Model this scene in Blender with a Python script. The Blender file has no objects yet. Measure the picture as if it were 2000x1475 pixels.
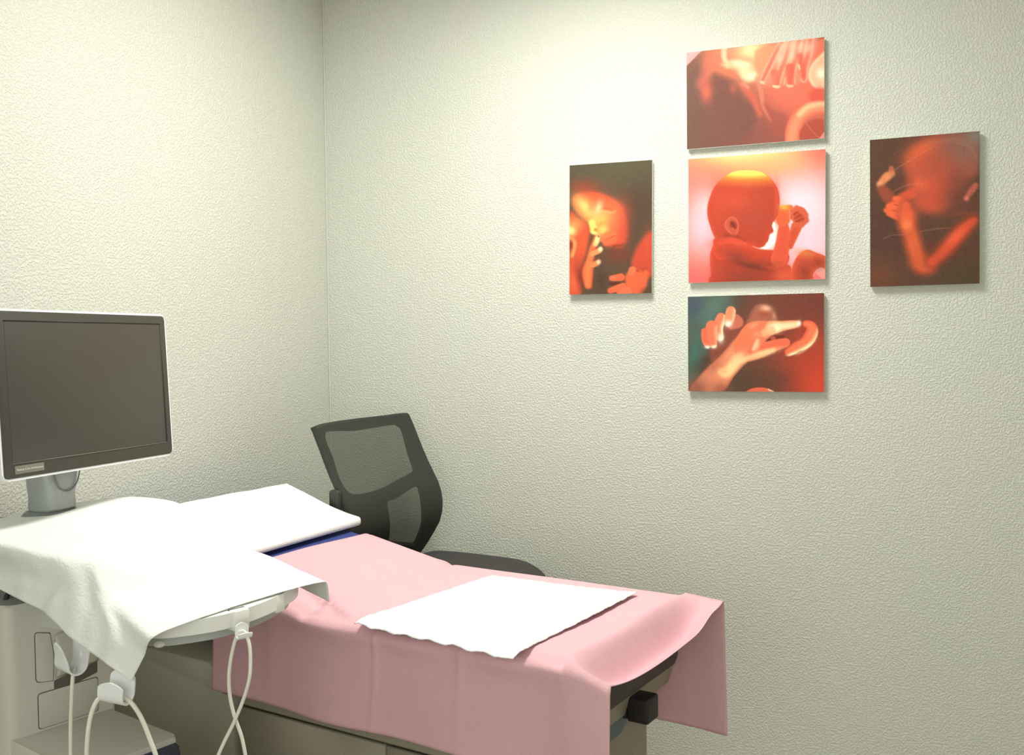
import bpy, bmesh, math, random
import numpy as np
from mathutils import Vector, Matrix, geometry
D = bpy.data
SC = bpy.context.scene
COL = SC.collection
rnd = random.Random(7)

# ------------------------------------------------------------------ camera, light, exposure
cam = D.cameras.new('camera'); cam_ob = D.objects.new('camera', cam); COL.objects.link(cam_ob)
cam.sensor_fit = 'HORIZONTAL'; cam.sensor_width = 36.0; cam.lens = 1900.0 / 2000.0 * 36.0
cam.clip_start = 0.05
cr, cu, cf = Vector((0.9383, 0.3457, -0.0115)), Vector((-0.001, 0.0358, 0.9994)), Vector((-0.3459, 0.9376, -0.034))
mw = Matrix(((cr.x, cu.x, -cf.x, 0), (cr.y, cu.y, -cf.y, 0), (cr.z, cu.z, -cf.z, 0), (0, 0, 0, 1)))
mw.translation = Vector((1.957, -3.2722, 1.53))
cam_ob.matrix_world = mw
SC.camera = cam_ob
vs = SC.view_settings
vs.view_transform = 'Standard'; vs.look = 'None'; vs.gamma = 1.0; vs.use_curve_mapping = False
vs.exposure = 0.30
wd = D.worlds.new('world'); SC.world = wd; wd.use_nodes = True
wd.node_tree.nodes['Background'].inputs[0].default_value = (0.8, 0.85, 0.8, 1)
wd.node_tree.nodes['Background'].inputs[1].default_value = 0.05
CEIL = 2.92
LX, LY = 1.16, -1.12
E_MAIN, E_FILL = 33.5, 23.0
LAMPC = (1.0, 0.99, 0.93)
def area(name, loc, sx, sy, watts, col, rot=(0, 0, 0)):
    l = D.lights.new(name, 'AREA'); l.shape = 'RECTANGLE'; l.size = sx; l.size_y = sy; l.energy = watts; l.color = col
    o = D.objects.new(name, l); COL.objects.link(o); o.location = loc; o.rotation_euler = rot; return o
area('troffer_light', (LX, LY, CEIL - 0.045), 0.5, 0.9, E_MAIN, LAMPC)
# unseen fill light added behind the camera to lift the walls
area('fill_light', (1.9, -4.20, 1.60), 2.2, 1.3, E_FILL, (0.97, 1.0, 0.95), (math.radians(90), 0, 0))

# ------------------------------------------------------------------ helpers
def lin(c):
    c = np.asarray(c, float)
    return np.where(c <= 0.04045, c / 12.92, ((c + 0.055) / 1.055) ** 2.4)
def L8(r, g, b):
    v = lin(np.array([r, g, b]) / 255.0); return (float(v[0]), float(v[1]), float(v[2]), 1.0)

def mat(name, col, rough=0.6, metal=0.0, bump=0.0, bscale=200.0, spec=0.4, vary=0.0, vscale=6.0, detail=4.0, bdist=0.002, sub=0.0):
    m = D.materials.new(name); m.use_nodes = True
    nt = m.node_tree; p = nt.nodes['Principled BSDF']
    p.inputs['Roughness'].default_value = rough; p.inputs['Metallic'].default_value = metal
    p.inputs['Specular IOR Level'].default_value = spec
    p.inputs['Base Color'].default_value = col
    tc = nt.nodes.new('ShaderNodeTexCoord')
    if vary:
        n = nt.nodes.new('ShaderNodeTexNoise'); n.inputs['Scale'].default_value = vscale; n.inputs['Detail'].default_value = 5
        nt.links.new(tc.outputs['Object'], n.inputs['Vector'])
        mx = nt.nodes.new('ShaderNodeMix'); mx.data_type = 'RGBA'
        mx.inputs['A'].default_value = tuple(c * (1 - vary) for c in col[:3]) + (1,)
        mx.inputs['B'].default_value = tuple(min(1, c * (1 + vary)) for c in col[:3]) + (1,)
        nt.links.new(n.outputs['Fac'], mx.inputs['Factor'])
        nt.links.new(mx.outputs['Result'], p.inputs['Base Color'])
    if bump:
        n2 = nt.nodes.new('ShaderNodeTexNoise'); n2.inputs['Scale'].default_value = bscale; n2.inputs['Detail'].default_value = detail
        nt.links.new(tc.outputs['Object'], n2.inputs['Vector'])
        bp = nt.nodes.new('ShaderNodeBump'); bp.inputs['Strength'].default_value = bump; bp.inputs['Distance'].default_value = bdist
        nt.links.new(n2.outputs['Fac'], bp.inputs['Height']); nt.links.new(bp.outputs['Normal'], p.inputs['Normal'])
    if sub:
        tr = nt.nodes.new('ShaderNodeBsdfTranslucent'); tr.inputs['Color'].default_value = col
        ms = nt.nodes.new('ShaderNodeMixShader'); ms.inputs[0].default_value = sub
        out = nt.nodes['Material Output']
        nt.links.new(p.outputs[0], ms.inputs[1]); nt.links.new(tr.outputs[0], ms.inputs[2]); nt.links.new(ms.outputs[0], out.inputs[0])
    return m

def wall_mat():
    m = mat('painted_orange_peel', (0.66, 0.675, 0.585, 1), rough=0.55, spec=0.3)
    nt = m.node_tree; p = nt.nodes['Principled BSDF']
    tc = nt.nodes.new('ShaderNodeTexCoord')
    v = nt.nodes.new('ShaderNodeTexNoise'); v.inputs['Scale'].default_value = 150; v.inputs['Detail'].default_value = 2.5; v.inputs['Roughness'].default_value = 0.55
    v2 = nt.nodes.new('ShaderNodeTexNoise'); v2.inputs['Scale'].default_value = 3; v2.inputs['Detail'].default_value = 2
    nt.links.new(tc.outputs['Object'], v.inputs['Vector']); nt.links.new(tc.outputs['Object'], v2.inputs['Vector'])
    cr_ = nt.nodes.new('ShaderNodeMapRange'); cr_.interpolation_type = 'SMOOTHSTEP'
    cr_.inputs['From Min'].default_value = 0.40; cr_.inputs['From Max'].default_value = 0.62
    nt.links.new(v.outputs['Fac'], cr_.inputs['Value'])
    bp = nt.nodes.new('ShaderNodeBump'); bp.inputs['Strength'].default_value = 0.9; bp.inputs['Distance'].default_value = 0.0014
    nt.links.new(cr_.outputs['Result'], bp.inputs['Height']); nt.links.new(bp.outputs['Normal'], p.inputs['Normal'])
    mx = nt.nodes.new('ShaderNodeMix'); mx.data_type = 'RGBA'
    mx.inputs['A'].default_value = (0.638, 0.666, 0.582, 1); mx.inputs['B'].default_value = (0.676, 0.676, 0.602, 1)
    nt.links.new(v2.outputs['Fac'], mx.inputs['Factor']); nt.links.new(mx.outputs['Result'], p.inputs['Base Color'])
    return m

WALL = wall_mat()
M_CEIL = mat('ceiling_white', (0.78, 0.78, 0.74, 1), bump=0.3, bscale=60)
M_FLOOR = mat('vinyl_floor', (0.42, 0.39, 0.32, 1), rough=0.4, vary=0.15, vscale=20)
M_TRIM = mat('trim_grey', (0.35, 0.34, 0.30, 1), rough=0.5)
M_CAULK = mat('caulk', (0.68, 0.69, 0.60, 1), rough=0.7)
M_EDGE = mat('print_board_edge', (0.88, 0.86, 0.80, 1))
M_DARKBACK = mat('print_board_back', (0.12, 0.11, 0.09, 1))
M_CHAIR = mat('black_plastic', (0.040, 0.040, 0.034, 1), rough=0.5, bump=0.1, bscale=400)
M_SEAT = mat('black_seat_fabric', (0.048, 0.046, 0.043, 1), rough=0.9, bump=0.3, bscale=500)
M_CHROME = mat('brushed_metal', (0.45, 0.45, 0.43, 1), rough=0.3, metal=0.9)
M_BLUE = mat('blue_vinyl', (0.055, 0.075, 0.26, 1), rough=0.42, bump=0.15, bscale=180)
M_UPH = mat('dark_brown_vinyl', (0.060, 0.048, 0.040, 1), rough=0.5, bump=0.1, bscale=180)
M_CAB = mat('taupe_cabinet', (0.30, 0.265, 0.20, 1), rough=0.5, bump=0.1, bscale=250)
M_COVER = mat('taupe_cover', (0.44, 0.42, 0.33, 1), rough=0.55, bump=0.15, bscale=300)
M_STEEL = mat('dark_steel_frame', (0.09, 0.095, 0.085, 1), rough=0.45)
M_TEAL = mat('teal_grey_strip', (0.10, 0.14, 0.15, 1), rough=0.35)
M_BLACK = mat('black_rubber', (0.022, 0.018, 0.018, 1), rough=0.5)
M_PINK = mat('pink_paper', (0.78, 0.465, 0.505, 1), rough=0.85, bump=0.35, bscale=420, vary=0.05, vscale=40, spec=0.15, sub=0.08)
M_PAPER = mat('white_paper', (0.87, 0.88, 0.84, 1), rough=0.8, bump=0.6, bscale=170, spec=0.2, sub=0.12, bdist=0.003)
M_PILLOW = mat('white_paper_pillow', (0.88, 0.88, 0.85, 1), rough=0.8, bump=0.4, bscale=150, spec=0.2, bdist=0.003)
M_FILM = mat('white_film', (0.78, 0.78, 0.80, 1), rough=0.35, bump=0.5, bscale=160, spec=0.5, bdist=0.003)
M_CORE = mat('white_fluff', (0.90, 0.90, 0.90, 1), rough=0.9, bump=0.25, bscale=120)
M_CART = mat('grey_cart_plastic', (0.62, 0.61, 0.54, 1), rough=0.5, bump=0.15, bscale=500)
M_CARTB = mat('grey_cart_panel', (0.58, 0.575, 0.51, 1), rough=0.5, bump=0.15, bscale=500)
M_SEAM = mat('seam_shadow_gap', (0.12, 0.11, 0.09, 1), rough=0.8)
M_RIM = mat('white_cart_plastic', (0.86, 0.86, 0.81, 1), rough=0.35)
M_UNDER = mat('grey_under_shell', (0.42, 0.44, 0.42, 1), rough=0.4)
M_NECK = mat('silver_grey_plastic', (0.36, 0.38, 0.37, 1), rough=0.35, metal=0.2)
M_NECKD = mat('mid_grey_plastic', (0.15, 0.17, 0.17, 1), rough=0.45)
M_NAVY = mat('navy_plastic', (0.028, 0.035, 0.075, 1), rough=0.4)
M_WHITE = mat('white_gloss_plastic', (0.84, 0.85, 0.86, 1), rough=0.3)
M_BEZEL = mat('black_bezel', (0.058, 0.055, 0.043, 1), rough=0.45, bump=0.1, bscale=500)
M_SCREEN = mat('switched_off_screen', (0.062, 0.060, 0.048, 1), rough=0.35, spec=0.5)
M_BADGE = mat('badge_grey', (0.20, 0.19, 0.16, 1), rough=0.4)
M_BTXT = mat('badge_lettering', (0.72, 0.70, 0.60, 1), rough=0.4)
M_CABLE = mat('cream_cable', (0.78, 0.76, 0.66, 1), rough=0.4)
M_CORD = mat('dark_cord', (0.04, 0.055, 0.05, 1), rough=0.4)

def tag(o, label, cat, group=None):
    o['label'] = label; o['category'] = cat
    if group: o['group'] = group
    return o
def thing(name, label, cat, loc=(0, 0, 0), rz=0.0, group=None):
    o = D.objects.new(name, None); COL.objects.link(o); o.empty_display_size = 0.1
    o.location = loc; o.rotation_euler = (0, 0, rz)
    return tag(o, label, cat, group)
def link(name, me, m, parent=None, smooth=True):
    o = D.objects.new(name, me); COL.objects.link(o)
    if m is not None: me.materials.append(m)
    if parent is not None: o.parent = parent
    if smooth:
        for p in me.polygons: p.use_smooth = True
    return o
def from_bm(name, bm, m, parent=None, smooth=True, ang=35):
    me = D.meshes.new(name); bmesh.ops.recalc_face_normals(bm, faces=bm.faces[:]); bm.normal_update()
    if smooth:
        for e in bm.edges:
            if len(e.link_faces) == 2 and e.calc_face_angle(0) > math.radians(ang): e.smooth = False
    bm.to_mesh(me); bm.free()
    return link(name, me, m, parent, smooth)
def from_py(name, vs_, fs, m, parent=None, smooth=True, normals=True):
    me = D.meshes.new(name); me.from_pydata([tuple(v) for v in vs_], [], fs); me.update()
    return link(name, me, m, parent, smooth)
def box(bm, lo, hi, bev=0.0, seg=3):
    r = bmesh.ops.create_cube(bm, size=1.0)
    vs_ = r['verts']
    for v in vs_:
        v.co = Vector([lo[i] + (v.co[i] + 0.5) * (hi[i] - lo[i]) for i in range(3)])
    if bev:
        es = list({e for v in vs_ for e in v.link_edges})
        bmesh.ops.bevel(bm, geom=es, offset=bev, segments=seg, profile=0.5, affect='EDGES')
def bbox(name, lo, hi, m, parent, bev=0.0, seg=3):
    bm = bmesh.new(); box(bm, lo, hi, bev, seg); return from_bm(name, bm, m, parent)
def prism(pts, z0, z1, bev=0.0, seg=3, axis='z'):
    """closed outline (2-D) extruded between z0 and z1; bevels rim edges."""
    bm = bmesh.new()
    def mk(p, z):
        if axis == 'z': return (p[0], p[1], z)
        if axis == 'y': return (p[0], z, p[1])
        return (z, p[0], p[1])
    lo = [bm.verts.new(mk(p, z0)) for p in pts]; hi = [bm.verts.new(mk(p, z1)) for p in pts]
    f0 = bm.faces.new(lo); f1 = bm.faces.new(hi); n = len(pts)
    for i in range(n): bm.faces.new((lo[i], lo[(i + 1) % n], hi[(i + 1) % n], hi[i]))
    if bev:
        bmesh.ops.bevel(bm, geom=list(f1.edges) + list(f0.edges), offset=bev, segments=seg, profile=0.5, affect='EDGES')
    return bm
def cr_spline(pts, n, closed=False):
    P_ = [np.array(p, float) for p in pts]; out = []
    N = len(P_); segs = N if closed else N - 1
    for i in range(segs):
        if closed: p0, p1, p2, p3 = P_[(i - 1) % N], P_[i], P_[(i + 1) % N], P_[(i + 2) % N]
        else: p0, p1, p2, p3 = P_[max(i - 1, 0)], P_[i], P_[i + 1], P_[min(i + 2, N - 1)]
        for k in range(n):
            t = k / n
            out.append(0.5 * ((2 * p1) + (-p0 + p2) * t + (2 * p0 - 5 * p1 + 4 * p2 - p3) * t * t + (-p0 + 3 * p1 - 3 * p2 + p3) * t ** 3))
    if not closed: out.append(P_[-1])
    return out
def round_poly(pts, r, n=5):
    out = []; N = len(pts)
    for i in range(N):
        p = Vector(pts[i][:2]); a_ = Vector(pts[i - 1][:2]) - p; b_ = Vector(pts[(i + 1) % N][:2]) - p
        rr = r[i] if isinstance(r, (list, tuple)) else r
        rr = min(rr, a_.length * 0.49, b_.length * 0.49)
        if rr <= 1e-5: out.append((p.x, p.y)); continue
        s = p + a_.normalized() * rr; e = p + b_.normalized() * rr
        for k in range(n + 1):
            t = k / n; q = s * (1 - t) ** 2 + p * 2 * t * (1 - t) + e * t * t
            out.append((q.x, q.y))
    return out
def tube(bm, pts, rad, seg=12, caps=True):
    P_ = [Vector(p) for p in pts]; rings = []; up = None
    for i, p in enumerate(P_):
        t = (P_[min(i + 1, len(P_) - 1)] - P_[max(i - 1, 0)]).normalized()
        if up is None: up = t.orthogonal().normalized()
        up = (up - t * up.dot(t)).normalized(); sd = t.cross(up)
        r = rad[i] if isinstance(rad, (list, tuple)) else rad
        rings.append([bm.verts.new(p + up * math.cos(2 * math.pi * k / seg) * r + sd * math.sin(2 * math.pi * k / seg) * r) for k in range(seg)])
    for i in range(len(rings) - 1):
        for k in range(seg): bm.faces.new((rings[i][k], rings[i][(k + 1) % seg], rings[i + 1][(k + 1) % seg], rings[i + 1][k]))
    if caps: bm.faces.new(rings[0][::-1]); bm.faces.new(rings[-1])
def grid_mesh(name, G, m, parent=None, thick=0.0, offset=-1.0):
    """G: array (n, k, 3)"""
    n, k, _ = G.shape
    vs_ = G.reshape(-1, 3).tolist()
    fs = [(i * k + j, (i + 1) * k + j, (i + 1) * k + j + 1, i * k + j + 1) for i in range(n - 1) for j in range(k - 1)]
    o = from_py(name, vs_, fs, m, parent)
    if thick:
        md = o.modifiers.new('solid', 'SOLIDIFY'); md.thickness = thick; md.offset = offset
    return o
def net(ctrl, ns):
    """Catmull-Rom surface through a control net rows x cols."""
    rows = [np.array(cr_spline(r, ns)) for r in ctrl]
    cols = [cr_spline([r[i] for r in rows], ns) for i in range(len(rows[0]))]
    return np.array(cols)
def sstep(e0, e1, x):
    t = np.clip((x - e0) / (e1 - e0), 0, 1); return t * t * (3 - 2 * t)

# ------------------------------------------------------------------ the room
RX, RY = 3.7, -4.3
def slab(name, lo, hi, m):
    bm = bmesh.new(); box(bm, lo, hi); o = from_bm(name, bm, m, None, smooth=False)
    o['kind'] = 'structure'; return o
slab('floor', (-0.1, RY - 0.1, -0.1), (RX + 0.1, 0.1, 0.0), M_FLOOR)
slab('ceiling', (-0.1, RY - 0.1, CEIL), (RX + 0.1, 0.1, CEIL + 0.1), M_CEIL)
slab('wall_left', (-0.1, RY, 0.0), (0.0, 0.0, CEIL), WALL)
slab('wall_back', (-0.1, 0.0, 0.0), (RX + 0.1, 0.1, CEIL), WALL)
slab('wall_right', (RX, RY, 0.0), (RX + 0.1, 0.0, CEIL), WALL)
slab('wall_front', (-0.1, RY - 0.1, 0.0), (RX + 0.1, RY, CEIL), WALL)
slab('baseboard_back', (0.0, -0.012, 0.0), (RX, 0.0, 0.095), M_TRIM)
slab('baseboard_left', (0.0, RY, 0.0), (0.012, -0.012, 0.095), M_TRIM)
bm = bmesh.new(); tube(bm, [(0.0025, -0.0025, z) for z in np.linspace(0.095, CEIL, 60)], [0.0020 + 0.0006 * rnd.random() for _ in range(60)], 8)
o = from_bm('trim_1', bm, M_CAULK); o['kind'] = 'structure'

# made-up framed panel out of frame, its faint glow added as fill
M_FILL_GLOW = D.materials.new('fill_glow'); M_FILL_GLOW.use_nodes = True
M_FILL_GLOW.node_tree.nodes['Principled BSDF'].inputs['Base Color'].default_value = (.8, .8, .78, 1)
M_FILL_GLOW.node_tree.nodes['Principled BSDF'].inputs['Emission Color'].default_value = (.97, 1, .95, 1)
M_FILL_GLOW.node_tree.nodes['Principled BSDF'].inputs['Emission Strength'].default_value = 0.3
def fill_panel(name, cx, cy, along_x):
    def bx_(bm, a0, a1, d0, d1, z0, z1):
        if along_x: box(bm, (cx + a0, cy + d0, z0), (cx + a1, cy + d1, z1))
        else: box(bm, (cx - d1, cy + a0, z0), (cx - d0, cy + a1, z1))
    bm = bmesh.new()
    for a0, a1, z0, z1 in ((-1.15, 1.15, .90, .95), (-1.15, 1.15, 2.25, 2.30), (-1.15, -1.10, .95, 2.25), (1.10, 1.15, .95, 2.25), (-.02, .02, .95, 2.25)): bx_(bm, a0, a1, 0, .04, z0, z1)
    w_ = from_bm(name, bm, M_WHITE); w_['kind'] = 'structure'
    bm = bmesh.new(); bx_(bm, -1.10, 1.10, .002, .012, .95, 2.25); from_bm('glow_sheet', bm, M_FILL_GLOW, w_)
fill_panel('fill_panel_1', 1.9, RY, True)

# ceiling troffer (the lamp of the room)
m_em = D.materials.new('lamp_diffuser'); m_em.use_nodes = True
m_em.node_tree.nodes['Principled BSDF'].inputs['Emission Color'].default_value = (1, .98, .9, 1)
m_em.node_tree.nodes['Principled BSDF'].inputs['Emission Strength'].default_value = 3.0
t = thing('ceiling_light', 'rectangular white ceiling light panel above the exam table', 'ceiling light', (LX, LY, CEIL))
if True:
    bm = bmesh.new()
    for lo, hi in (((-.3, -.5, -.035), (.3, -.46, 0)), ((-.3, .46, -.035), (.3, .5, 0)), ((-.3, -.46, -.035), (-.26, .46, 0)), ((.26, -.46, -.035), (.3, .46, 0))):
        box(bm, lo, hi)
    from_bm('frame', bm, M_WHITE, t)
    bbox('diffuser', (-.26, -.46, -.03), (.26, .46, -.02), m_em, t)

# ------------------------------------------------------------------ wall prints
class Art:
    """a printed picture, painted in its own drawing units onto a fine grid"""
    def __init__(s, quad, nu, nv):
        s.nu, s.nv = nu, nv
        U, V = np.meshgrid(np.linspace(0, 1, nu), np.linspace(0, 1, nv))
        q = [np.array(p, float) for p in quad]
        s.X = (1 - V) * ((1 - U) * q[0][0] + U * q[1][0]) + V * ((1 - U) * q[3][0] + U * q[2][0])
        s.Y = (1 - V) * ((1 - U) * q[0][1] + U * q[1][1]) + V * ((1 - U) * q[3][1] + U * q[2][1])
        s.I = np.zeros((nv, nu, 3))
    def bg(s, c): s.I[:] = np.array(c) / 255.0
    def mix(s, al, c):
        al = np.clip(al, 0, 1)[..., None]; c = np.array(c, float)
        if c.ndim == 1: c = c / 255.0
        s.I = s.I * (1 - al) + c * al
    def glow(s, x, y, rx, ry, c, a=1.0, ang=0.0):
        ca, sa = math.cos(math.radians(ang)), math.sin(math.radians(ang))
        dx, dy = s.X - x, s.Y - y
        u = (dx * ca + dy * sa) / rx; v = (-dx * sa + dy * ca) / ry
        s.mix(a * np.exp(-(u * u + v * v)), c)
    def ell(s, x, y, rx, ry, c, a=1.0, ang=0.0, soft=0.1):
        ca, sa = math.cos(math.radians(ang)), math.sin(math.radians(ang))
        dx, dy = s.X - x, s.Y - y
        d = np.sqrt(((dx * ca + dy * sa) / rx) ** 2 + ((-dx * sa + dy * ca) / ry) ** 2)
        s.mix(a * (1 - sstep(1 - soft, 1 + soft, d)), c)
    def stroke(s, pts, c, a=1.0, soft=6, edge=None, sm=True, lit=None):
        """tapering soft stroke; edge = colour at its border; lit = (dx, dy, colour) brighter flank"""
        pts = cr_spline(pts, 5) if sm and len(pts) > 2 else [np.array(p, float) for p in pts]
        best = np.full(s.X.shape, 1e9); rr = np.ones(s.X.shape); nx = np.zeros(s.X.shape); ny = np.zeros(s.X.shape)
        for p, q in zip(pts[:-1], pts[1:]):
            vx, vy = q[0] - p[0], q[1] - p[1]; L = vx * vx + vy * vy + 1e-9
            t_ = np.clip(((s.X - p[0]) * vx + (s.Y - p[1]) * vy) / L, 0, 1)
            ex, ey = s.X - (p[0] + vx * t_), s.Y - (p[1] + vy * t_); r = p[2] + (q[2] - p[2]) * t_
            d = np.hypot(ex, ey) - r; k = d < best
            best = np.where(k, d, best); rr = np.where(k, r, rr); nx = np.where(k, ex / r, nx); ny = np.where(k, ey / r, ny)
        al = a * (1 - sstep(-soft, soft, best)); col = np.broadcast_to(np.array(c, float) / 255, s.I.shape).copy()
        if edge is not None:
            w_ = sstep(-0.75, 0.0, best / rr)[..., None]; col = col * (1 - w_) + np.array(edge) / 255 * w_
        if lit is not None:
            w_ = sstep(0.1, 0.95, nx * lit[0] + ny * lit[1])[..., None]; col = col * (1 - w_) + np.array(lit[2]) / 255 * w_
        al = np.clip(al, 0, 1)[..., None]; s.I = s.I * (1 - al) + col * al
    def poly(s, pts, c, a=1.0, soft=6, sm=True, edge=None, ew=40):
        P_ = cr_spline(pts, 6, True) if sm else [np.array(p, float) for p in pts]
        d = np.full(s.X.shape, 1e9); ins = np.zeros(s.X.shape, bool); N = len(P_)
        for i in range(N):
            p, q = P_[i], P_[(i + 1) % N]; vx, vy = q[0] - p[0], q[1] - p[1]; L = vx * vx + vy * vy + 1e-9
            t_ = np.clip(((s.X - p[0]) * vx + (s.Y - p[1]) * vy) / L, 0, 1)
            d = np.minimum(d, np.hypot(s.X - p[0] - vx * t_, s.Y - p[1] - vy * t_))
            cnd = (p[1] > s.Y) != (q[1] > s.Y)
            ins ^= cnd & (s.X < p[0] + (s.Y - p[1]) * vx / (vy if abs(vy) > 1e-9 else 1e-9))
        sd = np.where(ins, -d, d)
        al = (a * (1 - sstep(-soft, soft, sd)))[..., None]
        col = np.broadcast_to(np.array(c, float) / 255, s.I.shape)
        if edge is not None:
            w_ = sstep(-ew, 0, sd)[..., None]; col = col * (1 - w_) + np.array(edge) / 255 * w_
        s.I = s.I * (1 - al) + col * al
        return sd

def hang_print(label, x0, x1, z0, z1, art, gain=1.0, rot=0.0, thick=0.016, gap=0.006):
    cx, cz = (x0 + x1) / 2, (z0 + z1) / 2; w2, h2 = (x1 - x0) / 2, (z1 - z0) / 2
    t = thing('wall_print', label, 'wall picture', (cx, -gap, cz), 0, 'unframed prints on the back wall')
    t.rotation_euler = (0, math.radians(rot), 0)
    bbox('board', (-w2, -thick, -h2), (w2, 0, h2), M_EDGE, t, 0.0008, 1)
    bbox('wall_spacer', (-w2 * .5, 0, -h2 * .5), (w2 * .5, gap, h2 * .5), M_DARKBACK, t)
    nu, nv = art.nu, art.nv
    U, V = np.meshgrid(np.linspace(0, 1, nu), np.linspace(0, 1, nv))
    G = np.stack([-w2 + 2 * w2 * U, np.full(U.shape, -thick - 0.0006), h2 - 2 * h2 * V], -1)
    g = np.random.RandomState(3).normal(0, 0.012, (nv, nu))[..., None]
    colr = lin(np.clip(art.I + g, 0, 1)) * gain
    vs_ = G.reshape(-1, 3).tolist()
    fs = [(i * nu + j, (i + 1) * nu + j, (i + 1) * nu + j + 1, i * nu + j + 1) for i in range(nv - 1) for j in range(nu - 1)]
    o = from_py('printed_picture', vs_, fs, M_PRINT, t)
    at = o.data.color_attributes.new('ink', 'FLOAT_COLOR', 'POINT')
    buf = np.ones((nv * nu, 4), np.float32); buf[:, :3] = np.clip(colr, 0, 1).reshape(-1, 3)
    at.data.foreach_set('color', buf.ravel())
    return t
M_PRINT = D.materials.new('satin_photo_print'); M_PRINT.use_nodes = True
nt = M_PRINT.node_tree; at_ = nt.nodes.new('ShaderNodeAttribute'); at_.attribute_name = 'ink'
nt.links.new(at_.outputs['Color'], nt.nodes['Principled BSDF'].inputs['Base Color'])
nt.nodes['Principled BSDF'].inputs['Roughness'].default_value = 0.6
nt.nodes['Principled BSDF'].inputs['Specular IOR Level'].default_value = 0.12
# top print: two soft heads and a spread hand
a = Art([(133, 275), (1780, 72), (1765, 1290), (122, 1415)], 210, 156)
a.bg((150, 95, 78))
a.glow(1500, 700, 700, 520, (255, 120, 96)); a.glow(900, 250, 560, 330, (255, 178, 130), .95)
a.glow(120, 1450, 700, 760, (112, 90, 78), .95)
a.glow(330, 1150, 520, 520, (118, 84, 72), .9)
a.glow(700, 1150, 330, 330, (135, 82, 72), .9)
a.glow(1180, 1250, 260, 240, (152, 84, 76), .75)
a.glow(240, 620, 170, 330, (118, 88, 78), .85)
a.poly([(120, 260), (330, 240), (130, 430), (90, 400)], (255, 176, 172), soft=10, sm=False)
a.stroke([(430, 330, 90), (380, 520, 70), (300, 640, 50)], (238, 122, 100), .55, 60)
a.glow(620, 430, 190, 160, (255, 128, 98), .9)
a.poly([(470, 520), (620, 560), (730, 640), (800, 780), (960, 950), (900, 1200), (700, 1300), (500, 1200), (420, 900), (430, 640)], (126, 84, 74), .85, 60)
a.glow(370, 730, 70, 120, (232, 110, 90), .9)
a.glow(700, 690, 40, 60, (238, 112, 92), .5)
a.stroke([(600, 230, 34), (600, 330, 30), (640, 420, 26)], (255, 214, 180), .9, 24)
a.ell(720, 238, 92, 48, (255, 150, 120), 1, -12, .2)
a.poly([(560, 400), (700, 350), (900, 380), (980, 480), (990, 560), (880, 620), (800, 560), (730, 470), (620, 450)], (255, 196, 146), .8, 34)
a.glow(930, 240, 150, 100, (255, 246, 180), .95); a.glow(800, 400, 110, 45, (255, 250, 205), .95, 8)
a.glow(910, 540, 85, 55, (255, 250, 208), 1); a.glow(850, 480, 60, 70, (255, 236, 180), .8)
a.glow(860, 345, 80, 30, (240, 170, 130), .55)
a.stroke([(820, 640, 26), (880, 680, 18)], (255, 176, 140), .8, 16)
a.poly([(960, 290), (1010, 215), (1200, 150), (1320, 130), (1200, 260), (1130, 400), (1060, 560), (1010, 520)], (255, 158, 118), .85, 30)
a.poly([(1640, 170), (1800, 90), (1800, 300), (1650, 420), (1600, 330)], (255, 128, 100), .8, 20)
a.poly([(1220, 160), (1420, 60), (1700, 60), (1660, 300), (1560, 560), (1400, 640), (1200, 640), (1060, 620)], (255, 148, 124), .75, 40)
for p in ([(1340, 60, 34), (1230, 240, 36), (1130, 440, 36), (1050, 600, 32)],
          [(1400, 100, 38), (1340, 300, 44), (1270, 480, 46), (1220, 650, 38)],
          [(1500, 80, 40), (1450, 300, 48), (1400, 480, 48), (1375, 640, 38)],
          [(1620, 100, 42), (1590, 280, 46), (1550, 430, 44), (1540, 580, 36)]):
    a.stroke(p, (255, 120, 94), .85, 18, edge=(255, 196, 166))
for x, y in ((1500, 190), (1400, 170), (1300, 190), (1260, 330), (1400, 300), (1600, 200)): a.glow(x, y, 50, 80, (255, 228, 198), .6, 20)
a.stroke([(1200, 500, 44), (1215, 620, 42)], (255, 112, 88), .7, 20); a.stroke([(1380, 440, 52), (1385, 600, 46)], (255, 104, 82), .8, 20)
a.stroke([(1500, 300, 34), (1530, 540, 30)], (255, 98, 78), .7, 24)
a.ell(1215, 668, 46, 16, (255, 206, 160), 1, 4, .3); a.ell(1375, 658, 46, 12, (255, 190, 150), 1, 3, .3); a.ell(1048, 618, 34, 18, (255, 200, 160), 1, 20, .3)
a.stroke([(1320, 560, 7), (1310, 640, 7)], (255, 190, 150), .7, 6); a.stroke([(1430, 560, 7), (1440, 640, 7)], (255, 190, 150), .7, 6); a.stroke([(1485, 410, 10), (1490, 460, 8)], (255, 230, 200), .8, 8)
a.stroke([(985, 560, 22), (1030, 700, 26), (1060, 900, 20), (1150, 1080, 16)], (255, 148, 118), .6, 20)
a.stroke([(800, 640, 30), (930, 800, 40), (1020, 1000, 30)], (236, 110, 88), .6, 30)
a.poly([(1060, 860), (1180, 960), (1330, 1020), (1300, 1240), (1180, 1260), (1120, 1040)], (170, 88, 76), .7, 40)
a.poly([(1800, 260), (1700, 320), (1620, 420), (1590, 560), (1660, 680), (1760, 700), (1820, 600)], (255, 188, 150), 1, 18, edge=(255, 214, 178), ew=60)
a.glow(1740, 510, 60, 70, (255, 250, 220), .95)
a.ell(1740, 800, 150, 120, (226, 96, 78), .9, 20, .3)
a.stroke([(1400, 1420, 80), (1400, 1220, 86), (1480, 1030, 86), (1640, 930, 78), (1850, 920, 70)], (255, 150, 112), 1, 14, edge=(246, 118, 92))
a.stroke([(1480, 1000, 30), (1600, 900, 34), (1780, 870, 26)], (255, 206, 158), .8, 30)
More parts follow.
